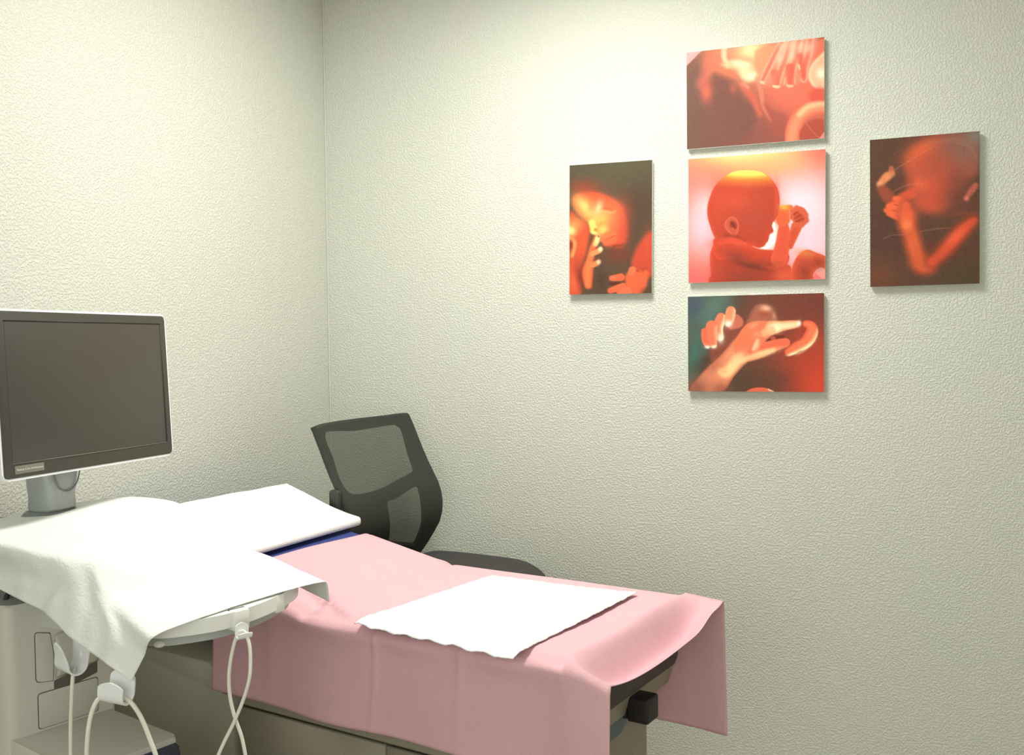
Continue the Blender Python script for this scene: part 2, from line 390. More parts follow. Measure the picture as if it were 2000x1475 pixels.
a.poly([(1500, 1180), (1600, 1080), (1740, 1060), (1780, 1180), (1700, 1290), (1510, 1300), (1480, 1240)], (186, 84, 68), .95, 22)
a.stroke([(1555, 1100, 6), (1640, 1220, 6), (1710, 1290, 6)], (214, 110, 84), .9, 8)
a.poly([(1700, 1300), (1760, 1220), (1800, 1180), (1800, 1320)], (236, 150, 140), .9, 6, sm=False)
hang_print('uppermost of three stacked prints, blurred salmon hand and two heads', 1.3855, 1.819, 2.170, 2.486, a, 0.84)

# centre print: profile with big head on a glowing pink ground
a = Art([(123, 162), (1485, 43), (1485, 1345), (130, 1385)], 200, 192)
a.bg((255, 132, 112))
a.glow(1350, 700, 420, 520, (255, 205, 215), .95); a.glow(1230, 620, 300, 300, (255, 238, 252), .95)
a.glow(280, 820, 230, 330, (255, 206, 222), .95); a.glow(350, 620, 120, 130, (255, 225, 230), .8); a.glow(1330, 1000, 240, 260, (255, 222, 240), .9)
a.glow(700, 60, 560, 160, (255, 224, 120), .95); a.glow(730, 90, 340, 90, (255, 253, 170), 1); a.glow(900, 200, 400, 130, (255, 190, 130), .7)
a.glow(1480, 60, 200, 160, (255, 120, 104), .8); a.glow(150, 1380, 250, 200, (255, 110, 112), .8)
a.ell(940, 900, 110, 160, (255, 254, 250), 1, 15, .5)
BODY = (200, 70, 48)
a.poly([(398, 940), (380, 1010), (352, 1090), (350, 1200), (362, 1290), (400, 1420), (1140, 1420), (1150, 1330), (1160, 1240), (1110, 1190), (860, 1100), (700, 950), (560, 930)], BODY, 1, 5, edge=(226, 84, 58), ew=70)
a.glow(700, 1330, 300, 110, (150, 70, 52), .8); a.glow(1080, 1310, 90, 90, (250, 110, 78), .7); a.glow(430, 1300, 70, 130, (196, 76, 56), .6)
a.poly([(1140, 1420), (1150, 1330), (1180, 1190), (1230, 1100), (1310, 1050), (1400, 1080), (1500, 1130), (1500, 1240), (1430, 1230), (1370, 1300), (1370, 1400)], (220, 88, 58), 1, 6, edge=(236, 96, 62), ew=50)
a.glow(1300, 1090, 100, 40, (240, 140, 80), .7, 10); a.glow(1290, 1280, 70, 100, (150, 66, 48), .75); a.glow(1420, 1190, 60, 60, (140, 62, 46), .6)
a.poly([(1385, 1280), (1450, 1340), (1370, 1350)], (255, 120, 120), 1, 3, sm=False)
# head
hd = [(700, 258), (840, 268), (940, 322), (1010, 410), (1040, 500), (1046, 600), (1042, 690), (1010, 740), (985, 790), (985, 870), (950, 900), (935, 960), (900, 1010), (850, 1035), (760, 1010), (560, 980), (430, 975), (386, 910), (350, 820), (322, 720), (322, 620), (350, 520), (400, 420), (500, 325), (590, 275)]
a.poly(hd, (198, 72, 50), 1, 5, edge=(216, 78, 54), ew=60)
a.glow(640, 560, 220, 130, (226, 92, 64), .7); a.glow(860, 560, 160, 160, (190, 78, 58), .65); a.glow(760, 760, 240, 120, (190, 80, 60), .7)
a.glow(430, 620, 70, 220, (216, 86, 62), .4); a.glow(450, 1000, 110, 50, (205, 84, 66), .5)
cap = Art.poly
hm = a.I.copy()
sd = a.poly(hd, (255, 222, 92), 0.0, 4)
inside = 1 - sstep(-6, 2, sd)
topy = sstep(430, 290, a.Y + 0.00035 * (a.X - 720) ** 2) * inside
a.mix(topy, (255, 214, 84)); a.mix(sstep(360, 265, a.Y + 0.0004 * (a.X - 700) ** 2) * inside, (255, 246, 124))
a.mix(sstep(470, 380, a.Y + 0.00035 * (a.X - 720) ** 2) * inside * (1 - topy) * .6, (244, 122, 66))
a.glow(1016, 560, 26, 160, (232, 86, 62), .7)
# ear
a.poly([(520, 750), (560, 722), (610, 735), (640, 790), (640, 850), (620, 905), (580, 915), (540, 880), (500, 830), (500, 780)], (210, 92, 68), 1, 6, edge=(228, 104, 78), ew=26)
a.poly([(560, 770), (600, 770), (625, 810), (615, 845), (590, 830), (565, 835), (545, 805)], (160, 64, 48), .9, 8)
a.stroke([(570, 790, 8), (590, 810, 8), (600, 840, 6)], (120, 46, 36), .8, 6, sm=False)
a.stroke([(510, 920, 18), (600, 925, 22), (680, 960, 14)], (140, 62, 46), .6, 22)
# arm over
a.stroke([(470, 1060, 96), (610, 1050, 100), (800, 1130, 92), (1010, 1150, 96), (1060, 1130, 82)], (206, 74, 50), 1, 6, edge=(222, 82, 56))
a.stroke([(1040, 1150, 80), (1075, 1000, 72), (1085, 880, 62), (1085, 800, 44)], (232, 94, 66), 1, 5, edge=(240, 100, 70))
a.stroke([(1150, 1020, 26), (1180, 910, 44), (1210, 820, 54)], (222, 88, 60), 1, 5, edge=(236, 102, 68))
a.glow(620, 980, 90, 26, (248, 110, 76), .7, 12); a.glow(620, 1130, 120, 60, (140, 66, 50), .75, 15); a.glow(880, 1190, 200, 36, (160, 68, 50), .6, 5)
a.glow(780, 1215, 160, 34, (110, 56, 44), .8, 12)
a.stroke([(470, 980, 30), (560, 955, 30), (660, 975, 26)], (228, 84, 58), .8, 16)
# hands
a.poly([(1050, 620), (1110, 606), (1170, 610), (1180, 680), (1150, 760), (1120, 800), (1050, 820), (1010, 760), (1030, 690)], (240, 112, 66), 1, 6)
a.glow(1090, 625, 50, 26, (255, 190, 80), .95); a.glow(1070, 740, 50, 50, (240, 96, 66), .6)
a.stroke([(1230, 700, 84), (1245, 745, 76)], (206, 84, 58), 1, 6, edge=(230, 110, 74))
for x, y, r in ((1210, 640, 30), (1160, 668, 22), (1262, 668, 28), (1300, 705, 26), (1308, 755, 24), (1165, 722, 22), (1265, 800, 24), (1200, 800, 26)): a.ell(x, y, r, r * 1.2, (226, 104, 74), .9, 0, .3)
for q in ([(1180, 700, 5), (1220, 670, 5)], [(1190, 740, 5), (1250, 700, 5)], [(1200, 770, 5), (1280, 740, 5)]): a.stroke(q, (140, 52, 38), .8, 5)
a.stroke([(1140, 650, 4), (1143, 760, 4)], (255, 170, 140), .8, 3)
a.poly([(985, 772), (1003, 800), (1006, 840), (995, 862), (980, 840), (972, 810)], (255, 255, 252), 1, 3)
a.poly([(955, 908), (985, 892), (1000, 880), (1000, 950), (975, 1000), (930, 1040), (880, 1040), (862, 1030), (905, 1018), (915, 985), (930, 975), (945, 940)], (255, 255, 252), 1, 3)
hang_print('middle of three stacked prints, squarish, orange-red profile on a glowing pink ground', 1.389, 1.822, 1.727, 2.136, a, 0.80, rot=0.2)

# lower print: reaching arm and ear
a = Art([(138, 128), (1797, 82), (1815, 1278), (148, 1252)], 210, 156)
a.bg((112, 70, 56))
a.glow(1800, 1000, 620, 640, (196, 72, 50), .95); a.glow(1750, 1250, 260, 260, (232, 80, 56), .7); a.glow(1700, 200, 400, 260, (118, 62, 52), .7)
a.glow(760, 1150, 420, 260, (88, 70, 55), .9); a.glow(1200, 1150, 220, 150, (104, 66, 54), .7)
a.poly([(120, 100), (800, 90), (620, 420), (430, 700), (330, 1000), (150, 1260), (120, 1260)], (84, 98, 88), .95, 70)
a.glow(480, 240, 230, 120, (92, 124, 108), .7, -35); a.glow(220, 250, 110, 160, (72, 84, 104), .75); a.glow(400, 380, 120, 120, (88, 118, 112), .6, -40)
a.glow(230, 800, 60, 220, (66, 118, 104), .7, 10); a.glow(330, 1000, 110, 120, (70, 70, 58), .8)
a.glow(800, 150, 120, 130, (92, 70, 58), .8)
a.stroke([(460, 780, 26), (600, 620, 110), (760, 480, 50)], (150, 84, 68), .85, 30)
a.stroke([(380, 900, 60), (420, 1000, 60)], (78, 62, 50), .6, 40)
a.poly([(450, 720), (620, 560), (830, 430), (800, 620), (640, 760), (470, 900), (430, 850)], (140, 76, 60), .8, 30)
# small hand on the left
a.stroke([(560, 380, 60), (520, 500, 66), (545, 610, 48)], (255, 132, 96), 1, 8, lit=(1, .3, (255, 226, 180)))
a.stroke([(440, 480, 70), (430, 590, 76), (465, 690, 46)], (255, 124, 90), 1, 8, lit=(.6, .8, (255, 208, 166)))
a.stroke([(350, 540, 40), (360, 640, 44), (390, 710, 32)], (246, 112, 82), 1, 8, lit=(.1, 1, (255, 220, 190)))
a.glow(390, 725, 36, 20, (255, 250, 230), .9); a.glow(470, 725, 36, 22, (255, 248, 225), .9); a.glow(555, 620, 40, 60, (255, 252, 230), .95)
a.stroke([(740, 400, 66), (780, 440, 56), (690, 480, 40)], (214, 116, 92), .9, 12)
a.stroke([(680, 300, 60), (665, 380, 62), (645, 440, 44)], (255, 148, 108), 1, 8, lit=(.9, .2, (255, 196, 150)))
a.glow(650, 450, 46, 40, (255, 255, 240), 1)
# main hand and forearm
a.poly([(880, 400), (960, 250), (1040, 215), (1140, 232), (1200, 320), (1250, 400), (1260, 470), (1000, 640), (820, 640), (840, 500)], (176, 104, 80), 1, 16, edge=(150, 92, 74), ew=60)
a.glow(1110, 265, 70, 38, (246, 190, 150), .95, 10); a.glow(1210, 350, 26, 50, (214, 150, 116), .8, -20); a.glow(1090, 340, 80, 40, (168, 84, 64), .8)
a.poly([(150, 1250), (300, 1060), (560, 820), (720, 640), (830, 560), (980, 600), (1000, 760), (900, 890), (740, 1060), (560, 1270), (150, 1300)], (238, 146, 110), 1, 12, edge=(204, 116, 88), ew=50)
a.poly([(740, 640), (900, 440), (1180, 420), (1260, 470), (1180, 590), (1100, 680), (1300, 640), (1200, 790), (920, 900), (800, 880), (720, 760)], (238, 126, 90), 1, 10)
a.glow(250, 1240, 170, 150, (150, 92, 72), .95, -30); a.glow(560, 1230, 120, 80, (150, 86, 66), .7); a.glow(470, 960, 120, 60, (190, 110, 84), .7, -40)
a.stroke([(560, 1030, 26), (640, 1030, 60), (760, 900, 58), (850, 880, 30)], (255, 222, 158), .95, 40)
a.glow(780, 850, 90, 60, (255, 208, 150), .8, -30); a.glow(590, 1020, 60, 40, (255, 190, 130), .8)
a.stroke([(1180, 500, 84), (1300, 480, 62), (1420, 462, 52), (1490, 455, 42)], (255, 214, 160), 1, 9, edge=(255, 160, 118))
a.glow(1240, 500, 60, 60, (255, 250, 205), .95); a.glow(1510, 455, 26, 40, (255, 255, 240), 1); a.glow(1380, 480, 110, 26, (255, 238, 190), .8, -4)
a.stroke([(1100, 560, 50), (1180, 530, 50)], (255, 190, 140), .8, 24)
a.poly([(1115, 660), (1180, 605), (1240, 590), (1320, 590), (1330, 625), (1240, 650), (1140, 690)], (120, 52, 40), 1, 10)
a.ell(1200, 625, 32, 24, (196, 96, 74), .9, 0, .3)
a.stroke([(980, 780, 80), (1120, 740, 74), (1260, 700, 66), (1350, 680, 56)], (244, 112, 80), 1, 9, edge=(236, 120, 88))
a.glow(1120, 790, 170, 34, (255, 196, 140), .9, -14); a.glow(1000, 720, 34, 60, (255, 206, 160), .85, 25); a.glow(1000, 580, 50, 40, (255, 160, 120), .7)
a.glow(960, 470, 60, 26, (255, 176, 140), .6, -30); a.stroke([(900, 860, 30), (1050, 820, 40), (1200, 770, 30)], (255, 226, 168), .6, 26)
a.stroke([(1010, 650, 20), (960, 760, 18)], (255, 214, 170), .7, 16)
# ear
a.stroke([(1520, 560, 60), (1600, 480, 60)], (170, 66, 50), .8, 30)
a.stroke([(1390, 790, 50), (1500, 720, 66), (1600, 660, 76), (1660, 560, 74), (1650, 480, 58), (1590, 450, 40)], (246, 126, 88), 1, 8, lit=(.7, .7, (255, 224, 160)), edge=(236, 100, 70))
a.glow(1600, 740, 100, 20, (255, 250, 205), .8, -38); a.glow(1440, 815, 70, 14, (255, 245, 200), .9, -12)
a.ell(1490, 600, 66, 50, (170, 70, 54), .85, -40, .4)
a.ell(1040, 1330, 200, 115, (236, 110, 84), 1, 0, .04); a.stroke([(1150, 1240, 8), (1210, 1270, 8)], (255, 220, 190), .9, 10)
hang_print('lowest of three stacked prints, pale hand reaching to an ear on brown and teal', 1.3855, 1.818, 1.367, 1.682, a, 0.92)

# left print: glowing face with fingers at the mouth
a = Art([(97, 132), (913, 52), (940, 1380), (135, 1408)], 140, 210)
a.bg((92, 74, 58)); a.glow(700, 150, 500, 400, (92, 90, 68), .85); a.glow(160, 120, 260, 200, (88, 82, 64), .7)
a.glow(800, 500, 260, 300, (84, 62, 50), .7)
a.poly([(150, 500), (170, 420), (330, 380), (480, 420), (600, 500), (670, 620), (690, 800), (650, 920), (560, 930), (480, 915), (430, 850), (380, 810), (335, 770), (320, 700), (250, 650), (180, 580)], (236, 96, 62), 1, 34)
a.glow(260, 350, 170, 80, (176, 70, 48), .6); a.glow(660, 700, 70, 240, (170, 66, 50), .6); a.glow(520, 500, 140, 60, (236, 96, 66), .6, 20)
a.glow(560, 640, 90, 150, (255, 116, 76), .7); a.glow(220, 490, 90, 70, (255, 170, 96), .9, 30); a.glow(300, 580, 110, 80, (255, 200, 110), .9, 40)
a.glow(270, 530, 50, 34, (255, 216, 130), .8, 30); a.glow(450, 620, 90, 90, (255, 176, 96), .8); a.glow(400, 660, 80, 60, (250, 196, 100), .7)
a.glow(400, 540, 34, 70, (255, 206, 150), .9, 18); a.glow(330, 520, 40, 60, (236, 130, 76), .6, 20)
a.stroke([(395, 590, 9), (450, 570, 10), (520, 585, 8), (570, 572, 6)], (255, 190, 130), .55, 16); a.stroke([(460, 545, 14), (530, 545, 14)], (236, 92, 62), .7, 16)
a.stroke([(340, 690, 34), (360, 760, 40)], (255, 216, 110), 1, 16); a.ell(385, 765, 26, 22, (190, 96, 52), .9, 20, .5); a.ell(430, 720, 26, 40, (222, 130, 66), .7, 20, .5)
a.glow(370, 790, 40, 18, (255, 244, 140), .9, 20); a.glow(450, 760, 60, 60, (255, 208, 110), .9)
a.stroke([(450, 850, 30), (500, 810, 34), (560, 800, 26)], (250, 120, 76), .9, 16); a.stroke([(480, 862, 6), (530, 835, 6), (565, 810, 4)], (176, 62, 44), .75, 9)
a.stroke([(480, 890, 26), (530, 870, 30), (570, 850, 24)], (240, 110, 74), 1, 12); a.stroke([(560, 920, 10), (650, 900, 8)], (120, 52, 40), .7, 14)
a.glow(600, 1000, 130, 90, (124, 62, 48), .8)
a.poly([(110, 640), (200, 650), (290, 700), (320, 800), (290, 980), (250, 1150), (240, 1420), (120, 1420)], (214, 84, 54), .95, 26)
a.glow(130, 770, 60, 60, (255, 244, 150), 1); a.glow(170, 700, 90, 60, (250, 150, 86), .8, 20); a.stroke([(130, 850, 14), (170, 900, 22), (150, 1020, 16)], (255, 190, 110), .8, 20)
a.glow(135, 920, 26, 60, (120, 50, 36), .8); a.glow(250, 900, 50, 110, (226, 96, 60), .7); a.glow(240, 1230, 60, 120, (120, 52, 40), .8); a.glow(170, 1290, 46, 110, (240, 104, 70), .8, -15)
a.stroke([(320, 1310, 40), (310, 1180, 56), (330, 1060, 40), (350, 960, 34), (390, 850, 34)], (246, 124, 74), 1, 14, edge=(220, 96, 60))
a.stroke([(350, 1000, 22), (410, 970, 26), (435, 950, 22)], (250, 150, 92), 1, 8); a.stroke([(360, 1110, 26), (400, 1090, 26), (420, 1075, 22)], (246, 134, 84), 1, 8)
a.stroke([(380, 900, 22), (400, 840, 22)], (255, 200, 120), 1, 8); a.glow(430, 950, 18, 24, (255, 246, 200), 1); a.glow(415, 1080, 16, 20, (255, 236, 190), 1); a.glow(400, 860, 20, 34, (255, 238, 170), .9)
a.stroke([(350, 960, 5), (400, 930, 4)], (190, 80, 50), .7, 6); a.stroke([(360, 1060, 5), (390, 1045, 4)], (170, 70, 48), .7, 6); a.ell(408, 826, 8, 10, (70, 90, 40), .8, 0, .4)
a.poly([(920, 760), (800, 900), (740, 1080), (800, 1160), (960, 1200), (960, 780)], (206, 78, 56), .95, 30); a.glow(900, 900, 60, 140, (214, 82, 58), .6)
a.glow(860, 1180, 60, 50, (150, 62, 46), .7)
a.stroke([(780, 1240, 100), (800, 1300, 90), (880, 1180, 30)], (232, 102, 66), 1, 20); a.stroke([(640, 1225, 38), (550, 1238, 26)], (236, 104, 68), 1, 8); a.stroke([(660, 1320, 40), (540, 1360, 28)], (236, 108, 72), 1, 8)
a.stroke([(740, 1180, 30), (750, 1150, 36)], (240, 116, 78), 1, 8); a.stroke([(640, 1400, 40), (700, 1370, 50)], (236, 112, 76), 1, 8)
a.poly([(520, 1285), (600, 1275), (640, 1285), (560, 1310)], (104, 46, 36), .9, 6); a.glow(560, 1230, 30, 20, (255, 140, 100), .6); a.glow(800, 1160, 20, 14, (150, 56, 40), .7)
a.glow(450, 1270, 60, 120, (84, 58, 46), .8); a.glow(900, 1360, 60, 40, (92, 66, 48), .7)
hang_print('tall narrow print hung left of the stack, dark with glowing orange face', 0.977, 1.266, 1.699, 2.145, a, 0.88, rot=0.6)

# right print: face, hand and folded arm in dusky orange
a = Art([(92, 148), (1018, 70), (1003, 1367), (80, 1390)], 150, 204)
a.bg((92, 66, 52)); a.glow(250, 900, 300, 400, (84, 58, 50), .8); a.glow(900, 1330, 260, 200, (80, 68, 48), .8); a.glow(170, 1290, 160, 140, (112, 68, 50), .8)
a.glow(760, 1100, 240, 90, (96, 60, 46), .6)
a.poly([(400, 420), (400, 330), (460, 220), (580, 130), (760, 95), (960, 120), (1010, 250), (990, 420), (900, 500), (820, 620), (720, 740), (600, 760), (500, 720), (440, 620), (420, 540)], (170, 84, 66), .95, 50)
a.glow(900, 200, 190, 190, (128, 104, 92), .8); a.glow(820, 160, 150, 80, (150, 92, 78), .6); a.glow(990, 110, 80, 60, (134, 128, 118), .8)
a.glow(540, 230, 140, 60, (226, 104, 66), .8, -30); a.glow(500, 330, 120, 150, (214, 92, 60), .7); a.glow(530, 520, 100, 60, (244, 108, 70), .85)
a.glow(640, 560, 180, 170, (206, 84, 58), .75); a.glow(640, 380, 150, 110, (176, 84, 62), .6); a.glow(600, 680, 130, 70, (204, 84, 58), .7)
a.glow(830, 640, 120, 150, (112, 66, 54), .8); a.glow(850, 480, 80, 80, (126, 74, 62), .6); a.glow(440, 500, 30, 60, (170, 74, 52), .6)
a.stroke([(900, 640, 16), (950, 570, 26), (980, 530, 22)], (190, 98, 84), .9, 14); a.glow(905, 640, 20, 20, (214, 120, 104), .9)
a.stroke([(170, 520, 24), (230, 460, 36), (280, 430, 26)], (216, 130, 86), 1, 14); a.stroke([(275, 385, 20), (270, 430, 20)], (190, 104, 74), .9, 12); a.glow(180, 525, 26, 22, (250, 196, 150), .9); a.glow(250, 450, 50, 22, (226, 150, 100), .8, -35)
a.stroke([(190, 560, 40), (240, 620, 56), (280, 680, 40)], (156, 76, 56), .9, 24); a.glow(350, 480, 60, 60, (92, 60, 50), .6)
a.stroke([(440, 600, 40), (360, 650, 50), (300, 720, 60)], (216, 88, 58), .9, 20)
for p in ([(340, 760, 40), (300, 740, 36), (225, 740, 22)], [(350, 720, 36), (290, 700, 30), (240, 705, 18)], [(370, 680, 36), (330, 650, 26), (300, 640, 18)], [(330, 790, 38), (280, 775, 30), (240, 770, 16)]):
    a.stroke(p, (236, 104, 66), .95, 12)
a.stroke([(300, 690, 5), (330, 700, 4)], (150, 60, 42), .7, 8); a.stroke([(280, 740, 5), (320, 745, 4)], (150, 60, 42), .6, 8)
a.stroke([(400, 700, 60), (400, 830, 84), (440, 960, 76), (480, 1100, 76), (520, 1200, 84), (580, 1220, 70)], (214, 94, 58), .95, 44, edge=(170, 76, 52))
a.glow(400, 860, 50, 50, (255, 136, 80), .8); a.glow(420, 780, 70, 60, (238, 100, 66), .7); a.glow(450, 1030, 60, 90, (220, 104, 60), .6); a.glow(500, 1180, 80, 60, (206, 94, 56), .6)
a.stroke([(610, 1180, 60), (720, 1080, 70), (860, 920, 70), (960, 830, 50)], (210, 82, 54), .95, 44, edge=(160, 68, 48)); a.glow(820, 960, 110, 40, (250, 104, 68), .7, -45)
a.glow(900, 770, 120, 20, (150, 70, 52), .5); a.glow(600, 1050, 40, 60, (110, 56, 42), .6)
for p in ([(300, 400, 3), (480, 290, 3), (620, 210, 3)], [(290, 580, 3), (420, 525, 3), (560, 510, 3)], [(520, 920, 3), (640, 900, 3), (760, 890, 3)], [(200, 980, 3), (280, 950, 3), (380, 950, 3)]):
    a.stroke(p, (200, 140, 110), .45, 5)
for k in range(7): a.stroke([(560 + 30 * k, 180 - 8 * k, 2), (800 + 20 * k, 170 - 4 * k, 2), (1000, 220 + 22 * k, 2)], (160, 128, 112), .25, 5)
hang_print('tall print hung alone at the right, dusky orange face and bent arm', 1.955, 2.264, 1.697, 2.1535, a, 1.02, rot=-0.2)

# ------------------------------------------------------------------ exam table
T_LOC, T_ROT = (0.8929, -1.0896, 0.0), -0.20956
tb = thing('exam_table', 'blue vinyl exam table with taupe cabinet under a pink drape', 'exam table', T_LOC, T_ROT)
TOP = 0.915; YN, YF = -0.285, 0.285
def backz(x): return TOP + max(0.0, -0.10 - x) * 0.19
# seat cushion: dark vinyl underside skin with rounded foot end
bm = prism(round_poly([(-.09, YN), (.585, YN), (.585, YF), (-.09, YF)], [.01, .05, .05, .01], 6), 0.815, TOP - .004, .022, 4)
from_bm('seat_cushion', bm, M_BLUE, tb)
bm = prism(round_poly([(-.09, YN + .01), (.592, YN + .01), (.592, YF + .006), (-.09, YF + .006)], [.01, .05, .06, .01], 6), 0.765, 0.814, .012, 3)
o = from_bm('cushion_base', bm, M_UPH, tb)
# back section, hinged upwards
bm = bmesh.new(); box(bm, (-.78, YN, -.085), (-.0, YF, 0), .022, 4)
bmesh.ops.rotate(bm, verts=bm.verts, cent=(0, 0, 0), matrix=Matrix.Rotation(math.atan(.19), 3, 'Y'))
bmesh.ops.translate(bm, verts=bm.verts, vec=(-.105, 0, TOP - .004))
from_bm('back_cushion', bm, M_BLUE, tb)
bm = bmesh.new(); box(bm, (-.70, YN + .02, -.125), (-.03, YF - .02, -.088), .008, 2)
box(bm, (-.40, YN + .04, -.175), (-.05, YN + .08, -.125), .006, 2); box(bm, (-.40, YF - .08, -.175), (-.05, YF - .04, -.125), .006, 2)
bmesh.ops.rotate(bm, verts=bm.verts, cent=(0, 0, 0), matrix=Matrix.Rotation(math.atan(.19), 3, 'Y'))
bmesh.ops.translate(bm, verts=bm.verts, vec=(-.105, 0, TOP - .006))
from_bm('back_frame', bm, M_STEEL, tb)
# cabinet body with foot step recess
bbox('cabinet', (-.345, YN + .012, 0.12), (.500, YF - .012, 0.650), M_CAB, tb, .006, 2)
bbox('plinth', (-.32, YN + .05, 0.0), (.44, YF - .05, 0.122), M_BLACK, tb)
bm = prism([(-.345, .655), (.50, .655), (.555, .70), (.575, .768), (-.345, .768)], YN + .004, YF - .004, .004, 1, 'y')
from_bm('top_rail', bm, M_CAB, tb)
# drawer fronts on the near side
for k, (x0, x1) in enumerate(((-.335, .125), (.129, .475))):
    d = bbox('drawer', (x0, YN + .001, 0.36), (x1, YN + .014, 0.6515), M_CAB, tb, .002, 1)
    bbox('drawer_pull', (x0 + .12, YN - .012, 0.40), (x1 - .12, YN + .002, 0.415), M_STEEL, d, .003, 1)
    d = bbox('drawer', (x0, YN + .001, 0.13), (x1, YN + .014, 0.355), M_CAB, tb, .002, 1)
    bbox('drawer_pull', (x0 + .12, YN - .012, 0.30), (x1 - .12, YN + .002, 0.315), M_STEEL, d, .003, 1)
# head end cover, stepped with rounded corners
pts = round_poly([(-.86, .12), (-.86, .742), (-.425, .742), (-.420, .672), (-.358, .672), (-.358, .12)], [.02, .02, .035, .0, .035, .02], 7)
bm = prism(pts, YN + .002, YF - .02, .006, 2, 'y'); from_bm('head_end_cover', bm, M_COVER, tb)
bbox('head_end_foot', (-.82, YN + .05, 0.0), (-.38, YF - .06, 0.125), M_BLACK, tb, .01, 2)
bbox('lift_bracket', (-.62, -.06, .74), (-.50, .06, .905), M_STEEL, tb, .01, 2)
# foot end: light tray lip, teal strip, release block
bbox('foot_tray', (.485, YN + .02, .715), (.548, YF - .10, .765), M_CAB, tb, .006, 2)
bm = prism(round_poly([(YN + .02, .662), (.02, .662), (.06, .685), (.06, .714), (YN + .02, .714)], [.0, .01, .02, .01, .0], 4), .486, .552, .004, 2, 'x')
from_bm('teal_end_strip', bm, M_TEAL, tb)
bbox('release_block', (.56, .030, .686), (.612, .090, .742), M_BLACK, tb, .006, 3)
bbox('block_stem', (.48, .03, .69), (.56, .08, .73), M_BLACK, tb, .004, 2)

# pink paper drape
def crease(x, y, p, q, w_, h):
    vx, vy = q[0] - p[0], q[1] - p[1]; L = vx * vx + vy * vy
    t_ = min(1, max(0, ((x - p[0]) * vx + (y - p[1]) * vy) / L)); d = math.hypot(x - p[0] - vx * t_, y - p[1] - vy * t_)
    return 1.9 * h * math.exp(-(d / w_) ** 2) * math.sin(math.pi * (0.08 + 0.84 * t_))
CR = [([(-0.1094, 0.2734, 0.92), (-0.0756, 0.0121, 0.92)], .008, .007), ([(-0.0756, 0.0121, 0.92), (-0.0912, -0.136, 0.92)], .008, .004), ([(-0.0912, -0.136, 0.92), (-0.064, -0.2721, 0.92)], .01, .005),
      ([(-0.2045, -0.184, 0.92), (0.0318, -0.275, 0.92)], .007, .012), ([(-0.1161, -0.1992, 0.92), (0.108, -0.2683, 0.92)], .009, .005), ([(-0.264, 0.0801, 0.92), (-0.1349, 0.0535, 0.92)], .012, .003), ([(-0.0699, 0.0154, 0.92), (0.1342, -0.0018, 0.92)], .010, .004),
      ([(0.2794, -0.4781, 0.92), (0.0635, -0.294, 0.92)], .02, .006), ([(0.45, -0.3538, 0.92), (0.591, -0.2894, 0.92)], .02, -.004), ([(-0.1532, 0.3237, 0.92), (-0.0891, 0.3143, 0.92)], .02, .008)]
XH, XL = -.397, .690
nx_, hang_n, top_n = 170, 34, 70
rows = []
for i in range(nx_ + 1):
    x = XH + (XL - XH) * i / nx_
    head = max(0.0, -0.10 - x)
    f = max(0.0, (x - .588) / (.690 - .588))           # 0 at cushion end, 1 at the lip
    ztop = backz(x) + .006
    if f > 0:
        zn = TOP + .006 - .030 * f ** 1.2; zm = TOP + .006 - .088 * float(sstep(0, .62, f)) + .044 * f * f; zf = TOP + .006 - .012 * f
    row = []
    yn, yf = YN - .008, YF + .008
    if x > .5: yn -= .012 * (x - .5) / .19; 
    zh = .688 + .004 * math.sin(x * 9) + .008 * float(sstep(.2, .69, x)); zhf = .60 - .013 * (x - .5) / .19
    for j in range(hang_n):                              # near side, hem upwards
        s_ = j / hang_n; zt = zn if f > 0 else ztop
        z = zh + (zt - .012 - zh) * s_; k = 1 - s_
        y = yn - .014 + .010 * s_ - .010 * k * math.sin(x * 7.5 + .6) - .006 * k * math.sin(x * 17 + 1.7) - .004 * k
        for cx_, w_, h in ((.122, .005, .006), (.345, .008, .004), (.60, .03, .006), (-.20, .03, .006)):
            y -= h * math.exp(-((x + .006 * k - cx_) / w_) ** 2) * (.3 + .7 * s_)
        y -= .006 * math.exp(-((x - .09) / .05) ** 2) * s_ + .012 * math.exp(-((s_ - .93) / .10) ** 2) * (.4 + .6 * math.sin(x * 13 + 2) ** 2) * (0 if f > 0 else 1)
        row.append((x + .004 * k * math.sin(3 * x), y, z))
    for j in range(top_n + 1):
        v = j / top_n; y = yn + (yf - yn) * v
        if f > 0:
            e = 1 - abs(2 * v - 1) ** 5
            z = (zn * (1 - v) + zf * v) * (1 - e) + zm * e
            # the far corner pulls up and forward
            z += .016 * f * math.exp(-((v - .88) / .10) ** 2)
        else:
            z = ztop
            ed = min(v, 1 - v) * (yf - yn)
            z -= .010 * math.exp(-(ed / .018) ** 2)
            z -= .006 * math.exp(-((x + .10) / .018) ** 2)
            z += .0035 * math.sin(x * 11 + y * 5) * math.sin(y * 9 + 1) * min(1, ed / .05)
            for pq, w_, h in CR: z += crease(x, y, pq[0], pq[1], w_, h)
        xx = x
        if f > 0: xx += .012 * f * math.sin(math.pi * v) * math.cos(v * 2)
        row.append((xx, y, z))
    for j in range(1, hang_n + 1):                       # far side, downwards
        s_ = j / hang_n; zt = zf if f > 0 else ztop
        z = zt - .008 + (zhf - zt) * s_; y = yf + .006 + .012 * s_ * (1 + .8 * math.sin(x * 8)) + .010 * math.sin(x * 24) * s_
        y += .02 * f * s_
        row.append((x, y, z))
    rows.append(row)
dr = grid_mesh('pink_drape', np.array(rows), M_PINK, None, .0012, 1.0)
dr.location = T_LOC; dr.rotation_euler = (0, 0, T_ROT)
tag(dr, 'pink disposable paper drape spread over the exam table, hanging down its sides', 'drape')

